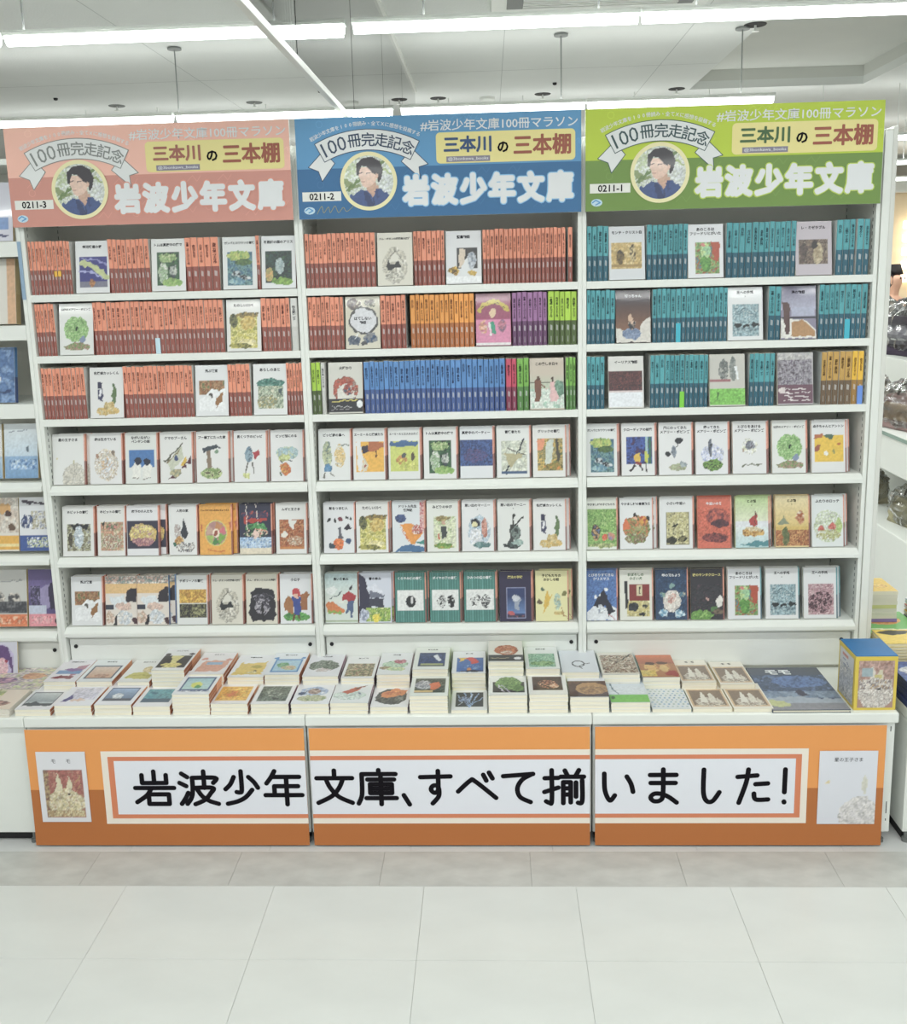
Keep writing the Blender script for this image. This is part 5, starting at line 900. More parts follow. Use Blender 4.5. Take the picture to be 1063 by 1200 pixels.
def put_cover(o, key, strip, w, h):
    """picture and title lying on the front board of book o"""
    link('cover_picture', pic_mesh(key, strip, w, h), None, o, (0, -.0005, .0002))
    ti, code = CV[key][0], CV[key][1]
    if ti and code != 'n':
        lines = ti.split('\n'); z = h * (.885 if len(lines) == 1 else .905)
        if code == 'c': z = h * .58
        if key == 'winter': z = h * .87
        for i, s in enumerate(lines):
            one = len(s) == 1
            if key[0] in 'tb' and len(key) == 2: me = text_mesh(s, w * .5, .0085, .028, m=INK[code])
            else: me = text_mesh(s, min(w * (.62 if code == 'c' else .88), .0112 * len(s)), .0105 if not one else .0045, .028, m=INK[code])
            link('cover_title', me, None, o, (0 if not strip else -w * .02, -.001, z - i * .0130), (math.radians(90), 0, 0))
def bg_of(key):
    o = CV[key][2].split(';')[0].split(); return o[1]
def book(key, x, y, z, lean, w=BW, h=BH, t=BT, sp='sal', strip=None, label='', group=None, yaw=0, front=True):
    o = link('paperback', cover_mesh(w, h, t, sp, bg_of(key)), None, None, (x, y, z), (-lean, 0, yaw))
    tag(o, label, 'book', group); link('page_block', page_mesh(w, h, t), None, o)
    if front: put_cover(o, key, strip, w, h)
    return o
LEAN = math.radians(9)
def spine_mesh(sp):
    k = ('s', sp)
    if k in _bm: return _bm[k]
    u, l, ink = (hx(c) for c in SP[sp]); T, D, H = .016, .112, .172; mb = MB(); c = hx('ece8dc')
    e = .0022
    prof = [(-T / 2, e), (-T / 2 + e, 0), (T / 2 - e, 0), (T / 2, e), (T / 2, D), (-T / 2, D)]
    for z0, z1, col in ((0, .46 * H, l), (.46 * H, H, u)):
        for (a, b), (a2, b2) in zip(prof, prof[1:] + prof[:1]): mb.poly([(a, b, z0), (a2, b2, z0), (a2, b2, z1), (a, b, z1)], hx('e6e6e4') if abs(a) == T / 2 and abs(a2) == T / 2 and a == a2 else col)
    mb.poly([(a, b, H) for a, b in prof], c); mb.poly([(a, b, 0) for a, b in prof[::-1]], c)
    lt = tuple(min(1, q * .45 + .36) for q in l)
    mb.poly([(-.0028, -.0003, .049), (.0030, -.0003, .047), (.0034, -.0003, .063), (-.0024, -.0003, .066)], lt)
    mb.poly([(-.0014, -.0003, .010), (.0014, -.0003, .010), (.0014, -.0003, .029), (-.0014, -.0003, .029)], tuple(.7 * a + .3 * b for a, b in zip(lt, l)))
    _bm[k] = mb.mesh('paperback'); _bm[k].materials.append(M['spine']); return _bm[k]
spine_ink = {s: mat('spine_ink', SP[s][2], .6) for s in SP}
_vt = {}
def vtext(i, sp):
    k = (i, sp)
    if k not in _vt:
        s = TITLES[i]; me = text_mesh('\n'.join(s), .0078, min(.086, .0102 * len(s)), .03, lsp=.75, m=spine_ink[sp]); _vt[k] = me
    return _vt[k]
LIM = {0: (-1.786, -.914), 1: (-.886, -.018), 2: (.0100, .9005)}
rs = random.Random(11)
def ordinal(n): return ORD[n - 1] if n <= 20 else 'twenty-' + ORD[n - 21]
def cap16(s): assert len(s.split()) <= 16, s; return s
RESTROOTS = []   # books past the three hundred that show largest
SMALL = {'salmon and brown': 'salmon', 'lime and dark green': 'lime', 'ochre and brown': 'ochre', 'yellow and brown': 'yellow'}
for (r, b, x0, x1, n, sp, where) in RUNS:
    x0 = max(x0, LIM[b][0] + .001); x1 = min(x1, LIM[b][1] - .001); tot = x1 - x0
    ws = [1 + rs.uniform(-.16, .16) for _ in range(n)]; s = sum(ws); ws = [w * tot / s for w in ws]; x = x0
    cn = SMALL.get(CNAME[sp], CNAME[sp]); rest = (b == 0 and n > 1)
    grp = None if n == 1 else '%s spines on the %s of the %s bookcase, %s' % (cn, ROWS[r], BAYS[b], where)
    for i, w in enumerate(ws):
        o = link('paperback', spine_mesh(sp), None, None, (x + w / 2, .008 + rs.uniform(-.002, .0025), ZR[r]), (0, 0, 0)); o.scale = ((w - .0014) / .016, 1, .985 + rs.uniform(-.006, .012))
        if n == 1: lab = 'single %s spined paperback %s, %s bookcase, %s' % (cn, where, BAYS[b], ROWS[r])
        else:
            k = n - i if where.startswith('left of') else i + 1; wh = where.split(' and ')[0].replace('between the', 'right of the').replace(' covers', '')
            wh = wh.replace('in the long blue run', 'from the left').replace('at its left end', 'from the left end').replace('at its right end', 'of the right-end group').replace('at its far right end', 'of the far right pair').replace('between the blue', 'right of the blue spines')
            lab = '%s %s spine %s, %s bookcase, %s' % (ordinal(k), cn, wh, BAYS[b], ROWS[r])
        tag(o, cap16(lab), 'book', grp); x += w
        ti = rs.randrange(len(TITLES)); vt = vtext(ti, sp); L = len(TITLES[ti]); hh = min(.086, .0102 * L)
        link('spine_title', vt, None, o, (0, -.0005, .164 - hh / 2), (math.radians(90), 0, 0))
        sig = (r, b, where[:9], i)
        if rest: RESTROOTS.append(o)
        ex = {(2, 0, 'between t', 13): ('c4dce8', 0, .052), (2, 2, 'right of ', 5): ('4fb4c8', 0, .062), (3, 2, 'right of ', 6): ('86d452', 0, .052), (3, 2, 'at its ri', 1): ('6f94dc', 0, .060), (1, 0, 'left of t', 7): ('e8b850', .058, .076), (1, 0, 'left of t', 8): ('e8b850', .058, .076)}.get(sig)
        if ex: MB().poly([(-.0079, -.0012, ex[1]), (.0079, -.0012, ex[1]), (.0079, -.0012, ex[2]), (-.0079, -.0012, ex[2])], hx(ex[0])).build('paper_band', M['paper'], o)
FS = sorted(FACES)
for n, (r, b, x0, x1, key) in enumerate(FS):
    low = r >= 4; w = min(BW, x1 - x0); t = BT; x = (x0 + x1) / 2
    w = max(w, .098); x = max(x, LIM[b][0] + w / 2 + .002)
    strip = None; sp = 'sal'
    if low: strip = 'sal'
    if (r, b) == (6, 2) and key in ('friedrich', 'king1', 'king2'): strip = 'tea'; sp = 'tea'
    if b == 2 and r < 4: sp = 'tea'
    if key in ('manga', 'house', 'skater', 'pink'): strip = None
    if key in ('manga2',): sp = 'blu'; strip = None
    y = .018 if low else -.0005; z = ZR[r] + .0003 + t * math.sin(LEAN) - (.0105 if low else 0)
    desc = CV[key][3]; lab = cap16('%s, %s, %s bookcase' % (desc.replace('white cover', 'white paperback').replace(' cover ', ' paperback '), ROWS[r], BAYS[b]))
    book(key, x, y, z, LEAN, w=round(w, 4), h=.1715 if low else .168, t=t, sp=sp, strip=strip, label=lab)
    nxt = FS[n + 1][2] if n + 1 < len(FS) and FS[n + 1][:2] == (r, b) else None
    gap = (nxt - x1) if nxt else .02
    if low:   # a second copy tucked behind, showing at the right
        dx = min(max(gap - .004, .003), .022 if nxt else .014)
        if x + w / 2 + dx > LIM[b][1] - .001: dx = LIM[b][1] - .001 - x - w / 2
        RESTROOTS.append(book(key, x + dx, y + t / math.cos(LEAN) + .0006, z, LEAN, w=round(w, 4), h=.1715, t=t, sp=sp if key != 'manga2' else 'blu', strip=strip or ('blu' if key == 'manga2' else 'sal'), label='x', front=True))

# ------------------------------------------------------------------ stacks on the display bases
FK = ['ta', 'tb', 'tc', 'td', 'te', 'tf', 'tg', 'th', 'ti', 'tj', 'tk', 'tl', 'tm', 'tn', 'to', 'tp', 'tq', 'momo', 'momo']
FC = ['stk', 'stk', 'stk', 'stk', 'stk', 'stk', 'mau', 'mau', 'mau', 'mau', 'lim', 'lim', 'lim', 'lim', 'tea', 'tea', 'tea', 'crm', 'crm']
BK = ['ba', 'bb', 'bc', 'bd', 'be', 'bf', 'bg', 'bh', 'bi', 'bj', 'bk', 'bl', 'bm', 'bn', 'bo', 'bp', 'bq', 'momo', 'momo']
BC = ['stk', 'stk', 'stk', 'stk', 'stk', 'stk', 'stk', 'mau', 'mau', 'mau', 'lim', 'lim', 'lim', 'tea', 'tea', 'tea', 'och', 'crm', 'crm']
def stack(x0, x1, h, key, sp, y0, row, extra=''):
    n = max(1, round(h / .0125)); t = round(h / n - .0002, 4); xc = (x0 + x1) / 2; w = round(min(.121, x1 - x0 - .003), 4)
    d = CV[key][3]
    for i in range(n):
        top = i == n - 1; jx = rs.uniform(-.0012, .0012) if not top else 0; jy = rs.uniform(-.001, .001); jr = math.radians(rs.uniform(-.35, .35))
        z = ZT + .0003 + (i + 1) * (t + .0002)
        lab = cap16('%s, topping a stack, %s table row%s' % (d.replace('white cover', 'white paperback'), row, extra))
        o = link('paperback', cover_mesh(w, .1745, t, sp, 'e6e6e4' if key != 'momo' else 'ece6d8'), None, None, (xc + jx, y0 + jy, z), (math.radians(-90), 0, jr))
        if top: tag(o, lab, 'book', 'copies with a turreted city picture' if key == 'momo' else None)
        else: RESTROOTS.append(o)
        link('page_block', page_mesh(w, .1745, t), None, o)
        if top: put_cover(o, key, None, w, .1745)
for (x0, x1, h), k, c in zip(STACK_F, FK, FC):
    if x0 < -1.83: x0 += .004
    stack(x0, x1, max(h, .012), k, c, -.292, 'front', '' if k != 'momo' else (', left' if x0 < .4 else ', right'))
for i, ((x0, x1, h), k, c) in enumerate(zip(STACK_B, BK, BC)):
    if k == 'bc': x0, x1 = -1.553, -1.441
    if k == 'be': x0, x1 = -1.311, -1.192
    if k == 'bi': x0, x1 = -.809, -.696
    if k == 'momo' and x0 < .35: x0, x1 = .298, .412
    if k == 'bn': x0, x1 = -.204, -.090
    stack(x0, x1, h, k, c, -.158, 'back', '' if k != 'momo' else (', left' if x0 < .4 else ', right'))

# the books past the three hundred largest in view become one object
def join_rest(roots):
    bpy.context.view_layer.update(); obs = []
    for o in roots: obs += [o] + list(o.children)
    V = []; F = []; C = []; MI = []; mats = []; n0 = 0
    for o in obs:
        me = o.data; n = len(me.vertices); co = np.empty(n * 3, np.float32); me.vertices.foreach_get('co', co); co = co.reshape(-1, 3)
        mw = np.array(o.matrix_world); V.append(co @ mw[:3, :3].T + mw[:3, 3])
        lv = np.empty(len(me.loops), np.int32); me.loops.foreach_get('vertex_index', lv); F.append((lv + n0, np.array([p.loop_total for p in me.polygons], np.int32))); n0 += n
        a = me.attributes.get('Col')
        if a: c = np.empty(len(a.data) * 4, np.float32); a.data.foreach_get('color', c); c = c.reshape(-1, 4); c = c[lv] if a.domain == 'POINT' else c
        else: c = np.ones((len(lv), 4), np.float32)
        C.append(c); m = me.materials[0]
        if m not in mats: mats.append(m)
        MI.append(np.full(len(me.polygons), mats.index(m), np.int32))
    me = bpy.data.meshes.new('packed_paperbacks'); V = np.concatenate(V); lv = np.concatenate([f[0] for f in F]); lt = np.concatenate([f[1] for f in F])
    me.vertices.add(len(V)); me.vertices.foreach_set('co', V.astype(np.float32).ravel()); me.loops.add(len(lv)); me.polygons.add(len(lt)); me.loops.foreach_set('vertex_index', lv)
    me.polygons.foreach_set('loop_start', np.concatenate([[0], np.cumsum(lt)[:-1]]).astype(np.int32)); me.update(calc_edges=True)
    a = me.attributes.new('Col', 'FLOAT_COLOR', 'CORNER'); a.data.foreach_set('color', np.concatenate(C).ravel())
    for m in mats: me.materials.append(m)
    me.polygons.foreach_set('material_index', np.concatenate(MI)); me.update()
    o = bpy.data.objects.new('packed_paperbacks', me); COLL.objects.link(o)
    for q in obs: bpy.data.objects.remove(q)
    return o
tag(join_rest(RESTROOTS), 'remaining paperbacks: salmon spines of the left bookcase and copies under or behind others', 'books', None, 'stuff')
# dark picture book lying flat
t = empty('picture_book', (.665, -.30, ZT), 0, 'large dark blue picture book lying flat beside the yellow box', 'book')
w, h = .236, .305; c = hx('4a5464')
MB().box(-w / 2, 0, 0, w / 2, h, .0015, c).box(-w / 2, 0, .0085, w / 2, h, .0105, c).box(-w / 2, 0, .0015, -w / 2 + .002, h, .0085, c).build('cover', M['paper'], t)
MB().box(-w / 2 + .002, .002, .0015, w / 2 - .003, h - .002, .0085).build('page_block', M['cream'], t)
o = link('cover_picture', grid_mesh(paint('B 4a5a78;G 0 0 100 26 4a5060 44506a;M 0 20 100 60 44587c 34486c 5a74a0 *3;O 60 36 36 14 4a6ca8 5a7cb8 3c5a8c *3;R 0 58 100 74 7a8ca4;M 0 58 100 74 6f84a0 8a9cb4 *4;P 34304c 44 56 54 54 62 70 52 72;P a4aebc 0 74 40 70 100 78 100 90 0 92;R 0 86 100 100 8c8c94;E 12 86 14 7 c4c88c', 56, 60, 6), w, h), M['print'], t, (0, 0, .0108), (math.radians(-90), 0, 0))
link('cover_title', text_mesh('モモ', .10, .036, .05, m=M['white']), None, t, (-.022, h * .875, .0114), (0, 0, 0))
# yellow gift box
x0, x1, y0, y1, z0, z1 = .7965, .9235, -.285, -.150, ZT, .6185
t = empty('gift_box', ((x0 + x1) / 2, (y0 + y1) / 2, z0), 0, 'yellow edged display box with blue lid and turreted city picture', 'box')
W_, D_, H_ = x1 - x0, y1 - y0, z1 - z0
o = bbox('box_body', x0, y0, z0, x1, y1, z1 - .003, mat('yellow_card', 'dcc458', .5, noise=.03), t, .002)
o = bbox('lid', x0 + .001, y0 + .001, z1 - .003, x1 - .001, y1 - .001, z1, mat('blue_lid_card', '2f6ea4', .4, noise=.12, nscale=6), t, .001)
link('box_picture', grid_mesh(paint('B b08878;M 0 0 100 40 a87e70 b8948a c49c90 *3;P dcd4c8 30 60 36 14 42 12 50 40 52 70;P d4ccb0 50 40 56 22 66 20 70 44;R 8 16 40 34 9cb0b8;R 44 30 66 50 c8bc74;O 50 70 50 34 d8d0c8 c0b4ac e4ded8 a89a94 *2;M 4 40 96 60 c4b4a8 dcd4cc 8a7c80 c8a878 *2;E 60 62 4 2 2a2428', 40, 50, 4), W_ * .84, H_ * .86), M['print'], t, (0, -D_ / 2 - .0008, H_ * .05))
link('box_picture', grid_mesh(paint('B ccccd0;M 0 30 100 100 c4c4c4 b8b8bc d8d4d0 9a9ca4 *3;R 20 8 60 14 c4685a;L 2 4a5a94 24 20 66 26;L 2 4a5a94 28 30 60 34', 30, 50, 4), D_ * .82, H_ * .86), M['print'], t, (-W_ / 2 - .0008, 0, H_ * .05), (0, 0, math.radians(-90)))

# ------------------------------------------------------------------ left neighbour: books on its shelves and table
def big(ops, x0, x1, z, y, h, t, label, spc='crm', lean=LEAN, title=None, cat='book', seed=3, name='paperback'):
    w = x1 - x0; o = link(name, cover_mesh(round(w, 4), h, t, spc, 'e2e2e2'), None, None, ((x0 + x1) / 2, y, z + t * math.sin(lean)), (-lean, 0, 0)); tag(o, label, cat)
    link('page_block', page_mesh(round(w, 4), h, t), None, o)
    link('cover_picture', grid_mesh(paint(ops, 40, 54, seed), w - .001, h - .001), M['print'], o, (0, -.0006, .0003)); return o
big('B d4d4e2;M 0 10 70 60 cfd0e0 b8bcd8 dcdce6 *5;R 54 60 90 80 6f94cc;L 2 34386c 10 92 90 90;L 1.5 34386c 30 72 60 70', -1.985, -1.835, 1.9315, .02, .19, .012, 'lilac and white card-like book at the far left top shelf')
big('B e0dcd2;M 0 50 60 90 cfc4b0 e4dcd0 a89884 *4;R 82 0 100 100 dcae84', -2.00, -1.853, 1.6625, .02, .215, .03, 'cream book with tan spine, second shelf, far left bookcase')
big('B d4d4d6;M 0 0 100 60 d4d4d6 c4c8d0 e0e0e0 *6;R 0 80 100 100 d8884c', -2.165, -2.01, 1.6625, .02, .21, .02, 'pale book with an orange foot, second shelf, far left bookcase', seed=5)
big('B 5f84b8;M 0 0 100 100 5f84b8 4f74a8 7fa0cc *6;E 50 60 16 10 dfe6f0;L 3 2f4470 10 84 90 80', -2.02, -1.885, 1.4035, .02, .185, .02, 'blue seascape book on the third shelf of far left bookcase', 'blu')
big('B 8a9ab0;M 0 0 100 100 8a9ab0 a4b0c4 *6', -2.17, -2.035, 1.4035, .02, .19, .02, 'grey-blue book on the third shelf of far left bookcase', seed=8)
big('B dfe6ea;G 0 0 100 60 dfe6e8 c4d8e8;G 0 60 100 100 8fb4d8 6f9cc8;M 14 66 96 84 4f7ab0 8fb4dc c9dcec *3;E 70 46 6 4 5f7080;L 1 8a94a4 14 14 70 12', -1.949, -1.834, 1.1455, .021, .185, .014, 'white book with a blue shoreline, fourth shelf, far left bookcase')
big('B dfe0dc;G 0 60 100 100 b4ccdc 7fa8cc;L 1 8a94a4 14 14 70 12', -2.075, -1.957, 1.1455, .021, .185, .014, 'pale book fading to blue, fourth shelf, far left bookcase', seed=8)
big('B e2dcd2;M 0 0 100 66 e2dcd2 d4c4b4 *5;E 60 20 20 10 d9a868;E 70 30 10 6 4a3028;E 80 56 10 8 6a5040;R 0 70 100 98 ecb23c;R 0 86 100 92 f2dc98', -2.05, -1.928, .8895, .021, .185, .014, 'cream book with a yellow band, fifth shelf, far left bookcase')
big('B e2e4e8;M 40 26 96 60 8a8c80 c4bca0 dfe0e0 a4a8b8 *3;O 26 46 20 14 2f3c68 4a5a88 e2e4e8;L 3 4a4050 14 8 90 12;R 0 70 100 100 34559c;M 24 74 96 94 dfe4ee 34559c c4cc9c dfe4ee *2', -1.925, -1.821, .8895, .021, .185, .014, 'white comic book with a navy band, fifth shelf, far left bookcase')
big('B c9c9c4;L 1 8a8c8c 10 20 90 18;O 20 52 18 12 dcd4c8 55565c;O 66 52 18 12 dcd4c8 4a4a50;M 0 56 100 76 55565c 3a3c44 6f7074 *4;R 0 78 100 100 e4804c;M 0 82 100 96 e8905c e0703c f0c09c *3', -2.055, -1.928, .6165, .021, .20, .014, 'grey book with two dark-haired figures above an orange band')
big('B 5a4a84;G 0 0 100 40 54447c 7a6aa4;P 9a90bc 20 40 96 20 96 60 60 70 20 50;P 33284c 66 40 76 22 92 24 96 40 98 70 76 72;M 6 30 40 64 6a5c90 34304c 8a80ac *2;R 0 64 60 78 c4cce0;R 0 79 100 100 e8909c;M 8 82 80 96 e8909c f0b4b8 e07c8c *3;E 96 90 8 6 3a2c34', -1.922, -1.818, .6165, .021, .20, .014, 'purple book with a pink band, bottom shelf, far left bookcase', 'mau')
big('B d4d4e2;E 50 50 40 44 c4b8dc;E 52 34 26 26 6a4a84;O 52 66 18 26 eec8cc e4b0bc;E 40 50 5 4 b04058;E 64 50 5 4 b04058;L 4 6a4a84 26 40 22 90;L 4 6a4a84 78 40 84 90', -2.07, -1.955, ZT, -.03, .135, .006, 'lilac card with a purple-haired doll leaning behind the magazines', cat='card', name='promo_card')
MG = [('M 0 0 100 100 e4c8b8 c9d49a b8a4b8 e8dcd0 8a7a84 *4;O 30 60 20 14 6f5a84 d4a8b8;O 70 40 20 14 e0a878 c4845c', 'pastel figure magazine'), ('M 0 0 100 100 e8d8c8 d49a8a c4ccc8 e4b494 a48a98 *4;O 50 50 20 20 8a5c5c e8c8b4', 'pink and peach figure magazine'),
      ('B e8d8c4;M 0 0 60 40 d4d87c a8b878 e8dcc0 *4;O 64 70 24 14 6a4440 c49484;M 0 60 60 100 c4b8cc a49cb4 e4d4d0 *3', 'yellow-green cornered magazine'), ('M 0 0 100 100 d4bcc8 e4d0c0 b8c4a8 c49084 *5', 'mauve speckled magazine'),
      ('M 0 0 100 100 c8d0b0 e4c4b0 9a8aa0 e8e0d4 *4', 'green and lilac magazine')]
def mags(x0, x1, y0, z, ops, n, h, t, lab, yaw=0, edge='ddd8cc', grp=None, zb=ZT, seed=5, sp='e0dcd4', mix=None):
    w = x1 - x0
    sp0 = sp
    for i in range(n):
        sp = sp0 if not mix or i == n - 1 else rs.choice(mix)
        me = MB().box(-w / 2, 0, 0, w / 2, h, .0006, hx(sp)).box(-w / 2, 0, t - .001, w / 2, h, t - .0002, hx(sp)).box(w / 2 - .0006, 0, .0006, w / 2, h, t - .001, hx(sp)).build('magazine', M['paper'], None, ((x0 + x1) / 2 + rs.uniform(-.003, .003), y0 + rs.uniform(-.002, .002), zb + .0002 + i * t), (0, 0, yaw + math.radians(rs.uniform(-1, 1))))
        MB().box(-w / 2 + .001, .001, .0007, w / 2 - .001, h - .001, t - .0011, hx(edge)).build('page_block', M['paper'], me)
        if mix: MB().box(-w / 2, -.0004, 0, w / 2, -.0001, t - .0008, hx(sp)).build('spine', M['paper'], me)
        top = i == n - 1
        tag(me, lab if top else '%s magazine down, under the %s' % (ORD[n - i - 1], ' '.join(lab.split()[:11])), 'magazine', None if top or n < 3 else 'magazines under the ' + lab)
        if top: link('cover_picture', grid_mesh(paint(ops, 44, 56, seed), w - .001, h - .001), M['print'], me, (0, .0005, t), (math.radians(-90), 0, 0))
mags(-2.03, -1.845, -.298, 0, MG[2][0], 3, .14, .009, 'yellow-green cornered magazine, front row left of the lake cover')
mags(-2.03, -1.822, -.15, 0, MG[0][0], 3, .165, .009, 'pastel figure magazine in the back row behind it', seed=7)
mags(-2.25, -2.045, -.298, 0, MG[1][0], 3, .14, .009, 'peach figure magazine beyond the left frame edge', seed=9)
mags(-2.25, -2.045, -.15, 0, MG[4][0], 4, .16, .009, 'green and lilac magazine beyond the left frame edge', seed=11)
# price strip on the left upright
o = MB().box(0, -.0015, 0, .012, 0, .185, hx('8fa8c0')).build('shelf_label', M['paper'], None, (-1.8128, -.0012, 1.745)); tag(o, 'narrow blue-grey label strip on the upright left of salmon spines', 'label')

# ------------------------------------------------------------------ right side: magazine stacks, bag stand, a shopper
B3 = [('B 3a5cac;M 0 0 100 100 3a5cac 2f4c98 4a70bc *4;O 30 40 26 18 e4e6ee c4c8d4;O 70 60 22 12 e4e0e8 3a5cac e4e6ee *2', 'blue and white magazine'), ('B f0cc34;P 2a2420 0 20 30 4 60 10 50 30 20 40;O 70 70 24 14 e0e0c8 f0dc70', 'yellow magazine with a black arch'),
      ('B 6fbf5a;O 50 40 34 20 ec9a3c f0b050;P 3a2c28 6 30 40 20 60 26 20 36;L 3 e8e8d0 10 80 90 84', 'green magazine with an orange oval'), ('B ecc23c;P e0e0dc 0 0 50 0 30 40 0 60;P d87c3c 20 30 60 20 60 40;O 70 60 20 14 e8a83c f0d060', 'golden yellow magazine'), ('B 8a7ab0;M 0 0 100 100 8a7ab0 c4b8d0 6a5c94 *4', 'violet magazine')]
mags(.964, 1.17, -.285, 0, B3[0][0], 8, .165, .0105, 'blue and white magazine on the right neighbour table, front row', edge='3a4a78', sp='44508a')
mags(.964, 1.17, -.10, 0, B3[1][0], 13, .12, .0105, 'yellow magazine with a black arch, middle row at right edge', edge='e0d8b8', sp='d8c890', seed=3)
sh = tag(empty('display_riser', (1.2, .2, ZT)), 'white raised board behind the right magazines', 'riser'); bbox('riser_body', .960, .035, ZT, 1.5, .30, .515, M['steel'], sh, .004)
mags(.965, 1.16, .04, 0, B3[2][0], 4, .20, .010, 'green magazine with an orange oval on the right riser', zb=.516, edge='d8dcb8', sp='5aa84a')
mags(1.17, 1.37, .04, 0, B3[4][0], 9, .20, .010, 'violet magazine stacked right of the green one', zb=.516, edge='c8ccc0', sp='3a8a94', mix=('3a8a94', '2a2430', 'e4b83c', 'c47084'))
mags(.965, 1.10, .14, 0, B3[3][0], 9, .14, .0125, 'golden yellow magazine topping the tall right stack', zb=.557, edge='cfd4b8', sp='e4e0d0', mix=('d8d4c8', '2a2630', '8a7ab0', 'd8d4c8', 'c8c890'))
# bag stand: a white stepped gondola running away from the viewer
t = empty('bag_stand', (1.9, 1.9, 0), 0, 'white stepped display stand behind the end panel', 'display stand')
bbox('stand_base', 1.5, .75, .05, 2.4, 3.0, .585, M['steel'], t, .006); bbox('plinth', 1.53, .78, 0, 2.37, 2.97, .05, M['grey'], t, 0)
bbox('step_riser', 1.84, .75, .585, 2.4, 3.0, .85, M['steel'], t, .004); bbox('step_board', 1.50, .75, .853, 2.4, 3.0, 1.022, M['steel'], t, .006)
bbox('glass_edge', 1.494, .75, 1.015, 1.4995, 3.0, 1.03, mat('glass_edge_green', '8fa49a', .3), t, 0); bbox('step_riser', 1.80, .75, 1.022, 2.4, 3.0, 1.30, M['steel'], t, .004)
def bag(x, y, z, s, c1, c2, label, seed, yaw=.3):
    rs2 = random.Random(seed); t = empty('wrapped_bag', (x, y, z), yaw, label, 'bag', None)
    bm = bmesh.new(); bmesh.ops.create_cube(bm, size=1); bmesh.ops.subdivide_edges(bm, edges=bm.edges[:], cuts=5, use_grid_fill=True)
    for v in bm.verts:
        p = v.co; f = 1 - .25 * (p.z + .5) ** 2; v.co = Vector((p.x * s * .5 * f, p.y * s * f, (p.z + .5) * s * .62)) + Vector([rs2.uniform(-1, 1) * s * .018 for _ in range(3)])
    for f in bm.faces: f.smooth = True
    me = bpy.data.meshes.new('bag_body'); bm.to_mesh(me); bm.free(); link('bag_body', me, mat('bag_cloth', c1, .7, noise=.25, nscale=14), t)
    fl = MB().box(-s * .265, -s * .3, s * .18, -s * .245, s * .3, s * .5); fl.build('front_flap', mat('bag_leather', c2, .5, noise=.2), t)
    h = MB(); pts = [(0, -s * .28, s * .58), (0, -s * .2, s * .8), (0, 0, s * .86), (0, s * .2, s * .8), (0, s * .28, s * .58)]
    for a, b in zip(pts, pts[1:]): h.tube(a, b, s * .02, 8)
    h.build('handle', mat('bag_leather_dark', '4a4040', .5, noise=.2), t)
    bm = bmesh.new(); bmesh.ops.create_icosphere(bm, subdivisions=4, radius=1)
    for v in bm.verts:
        p = v.co.normalized(); k = 1 + .09 * math.sin(9 * p.x + seed) * math.sin(11 * p.z) + .05 * math.sin(23 * p.y + 13 * p.z); v.co = Vector((p.x * s * .36 * k, p.y * s * .66 * k, max(.001, s * .42 + p.z * s * .5 * k)))
    me = bpy.data.meshes.new('plastic_wrap'); bm.to_mesh(me); bm.free(); link('plastic_wrap', me, M['film'], t)
    return t
bag(1.64, 1.36, 1.023, .25, 'a08684', 'c0a890', 'mauve handbag in crinkled clear plastic on the upper step', 3)
bag(1.64, 1.84, 1.023, .25, 'a89a8c', '8a7a6c', 'grey-brown handbag in clear plastic further along the upper step', 4)
bag(1.64, 1.26, .586, .20, 'a8a284', 'c4bc98', 'khaki handbag in clear plastic on the lower step', 5, .2)
bag(1.64, 1.75, .586, .20, 'b0a890', '6a6458', 'tan handbag in clear plastic further along the lower step', 6, .2)
bag(1.95, 2.02, 1.301, .33, '4a3f52', '8a8494', 'dark purple mottled bag in plastic, topmost on the stand', 7)
bag(1.96, 2.6, 1.301, .34, '8c908e', '5a5c60', 'grey bag in plastic behind the dark purple one', 8)
o = bag(1.90, 1.60, 1.301, .16, '201c26', '2c2830', 'small black bag on the top step of the stand', 9)
tag(MB().box(-.05, -.06, 0, .05, .06, .012, hx('b82c34')).build('red_pouch', M['paper'], None, (1.83, 1.44, 1.302)), 'flat red pouch lying before the small black bag', 'pouch')
# warm-lit display wall far behind
t = empty('lit_display_wall', (5.0, 8.1, 0), 0, 'warm lit cream display wall far behind at right', 'display wall')
bbox('wall_unit', 3.6, 8.0, 0, 6.4, 8.35, 2.55, mat('cream_laminate', 'e2cfae', .6, noise=.03), t, .01)
for k in range(9):
    for j in range(5): bbox('lamp_glass', 4.42 + k * .12, 7.90, 1.55 + j * .15, 4.50 + k * .12, 7.985, 1.64 + j * .15, M['warm'], t, .012)
bbox('cornice', 3.5, 7.9, 2.55, 6.5, 8.38, 2.68, M['steel'], t, .01)
# shopper: skin-modifier body
def skin(name, verts, edges, radii, m, parent, root=0, sub=2):
    me = bpy.data.meshes.new(name); me.from_pydata(verts, edges, []); o = link(name, me, m, parent)
    sk = o.modifiers.new('skin', 'SKIN'); sk.use_smooth_shade = True
    for v, r in zip(me.skin_vertices[0].data, radii): v.radius = (r, r) if not isinstance(r, tuple) else r
    me.skin_vertices[0].data[root].use_root = True
    sb = o.modifiers.new('sub', 'SUBSURF'); sb.levels = sub; sb.render_levels = sub
    dg = bpy.context.evaluated_depsgraph_get(); nm = bpy.data.meshes.new_from_object(o.evaluated_get(dg)); o.modifiers.clear(); o.data = nm
    for p in nm.polygons: p.use_smooth = True
    if not nm.materials: nm.materials.append(m)
    return o
P0 = empty('person', (3.93, 7.0, 0), math.radians(25), 'shopper with black hair and pale grey top, half hidden behind the end panel', 'person')
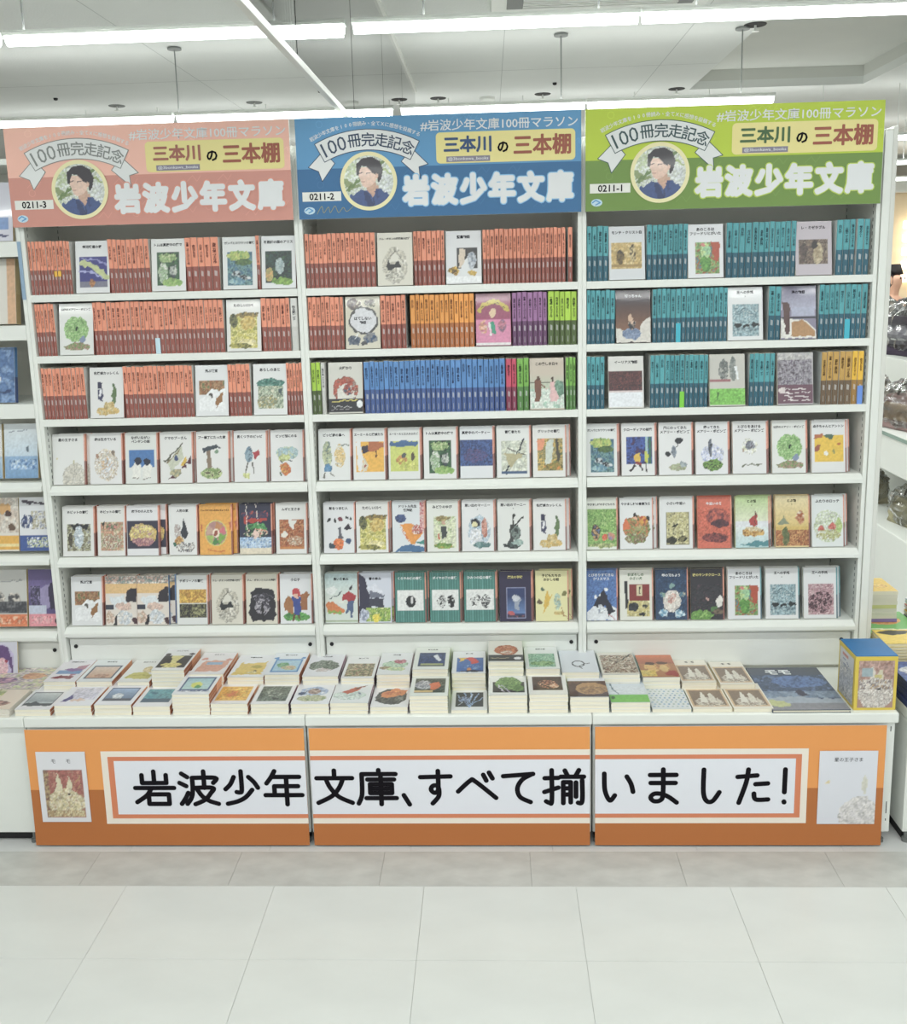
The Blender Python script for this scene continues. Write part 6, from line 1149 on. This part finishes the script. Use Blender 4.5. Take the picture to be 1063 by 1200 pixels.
SKN = mat('skin_tone', 'dcae94', .55, noise=.05); HAIR = mat('black_hair', '141014', .45, noise=.1, nscale=60, stretch=(1, 1, .2)); TOP = mat('grey_knit', 'b8bcba', .8, noise=.06, bump=.2); PANT = mat('dark_trousers', '2a2c34', .8, noise=.06); SHOE = mat('white_shoes', 'd8d8d4', .5)
V = [(0, 0, .90), (0, 0, 1.05), (0, .0, 1.22), (0, .0, 1.36), (0, -.01, 1.43), (0, -.02, 1.50), (0, -.03, 1.58), (0, -.03, 1.66)]
E_ = [(i, i + 1) for i in range(7)]; R_ = [(.14, .11), (.125, .1), (.15, .105), (.13, .09), (.055, .05), (.05, .05), (.072, .085), (.06, .07)]
def add(pts, frm, rad):
    p = frm
    for q, r in zip(pts, rad): V.append(q); E_.append((p, len(V) - 1)); R_.append(r); p = len(V) - 1
    return p
for s in (-1, 1):
    add([(s * .17, 0, 1.36), (s * .21, .01, 1.12), (s * .19, -.16, .98), (s * .17, -.24, .97)], 3, [.05, .042, .032, .024])
    add([(s * .09, 0, .86), (s * .10, -.01, .50), (s * .10, .02, .10), (s * .10, -.06, .04), (s * .10, -.15, .03)], 0, [(.09, .09), .06, .042, .038, .03])
skin('body', V, E_, R_, SKN, P0)
for s in (-1, 1):
    hv = [(s * .17, -.24, .97), (s * .17, -.30, .96)]; he = [(0, 1)]; hr = [.022, .026]
    for k, (dx, L) in enumerate(((-.024, .052), (-.008, .062), (.008, .058), (.022, .046))):
        b0 = len(hv); hv += [(s * .17 + dx, -.33, .958), (s * .17 + dx * 1.1, -.33 - L * .5, .95), (s * .17 + dx * 1.1, -.33 - L * .85, .93)]; he += [(1, b0), (b0, b0 + 1), (b0 + 1, b0 + 2)]; hr += [.009, .008, .007]
    b0 = len(hv); hv += [(s * .17 - s * .035, -.27, .965), (s * .17 - s * .045, -.31, .955)]; he += [(0, b0), (b0, b0 + 1)]; hr += [.011, .009]
    skin('hand', hv, he, hr, SKN, P0, 0, 1)
skin('hair', [(0, .02, 1.50), (0, .03, 1.60), (0, .01, 1.69), (0, -.06, 1.715), (.05, .0, 1.62), (-.05, .0, 1.62)], [(0, 1), (1, 2), (2, 3), (1, 4), (1, 5)], [.06, .085, .09, .05, .06, .06], HAIR, P0, 1)
Vt = [(0, 0, .88), (0, 0, 1.05), (0, 0, 1.22), (0, 0, 1.37), (0, -.005, 1.42)]; Et = [(i, i + 1) for i in range(4)]; Rt = [(.155, .125), (.14, .115), (.165, .12), (.145, .105), (.065, .06)]
for s in (-1, 1):
    b0 = len(Vt); Vt += [(s * .175, 0, 1.36), (s * .213, .01, 1.12), (s * .195, -.13, 1.0)]; Et += [(3, b0), (b0, b0 + 1), (b0 + 1, b0 + 2)]; Rt += [.06, .053, .044]
skin('knit_top', Vt, Et, Rt, TOP, P0)
Vp = [(0, 0, .93), (0, 0, .86)]; Ep = [(0, 1)]; Rp = [(.15, .12), (.14, .12)]
for s in (-1, 1):
    b0 = len(Vp); Vp += [(s * .09, 0, .80), (s * .10, -.01, .50), (s * .10, .02, .12)]; Ep += [(1, b0), (b0, b0 + 1), (b0 + 1, b0 + 2)]; Rp += [.098, .072, .056]
skin('trousers', Vp, Ep, Rp, PANT, P0)
for s in (-1, 1): skin('shoe', [(s * .10, .05, .05), (s * .10, -.04, .05), (s * .10, -.15, .035)], [(0, 1), (1, 2)], [.045, .048, .038], SHOE, P0)
f = MB()
for s in (-1, 1): f.lathe([(0, 0), (.008, .001), (.011, .004)], 8, (s * .03, 0, 0))
f.build('eyes', M['ink'], P0, (0, -.117, 1.615), (math.radians(90), 0, 0))
bpy.context.view_layer.update()
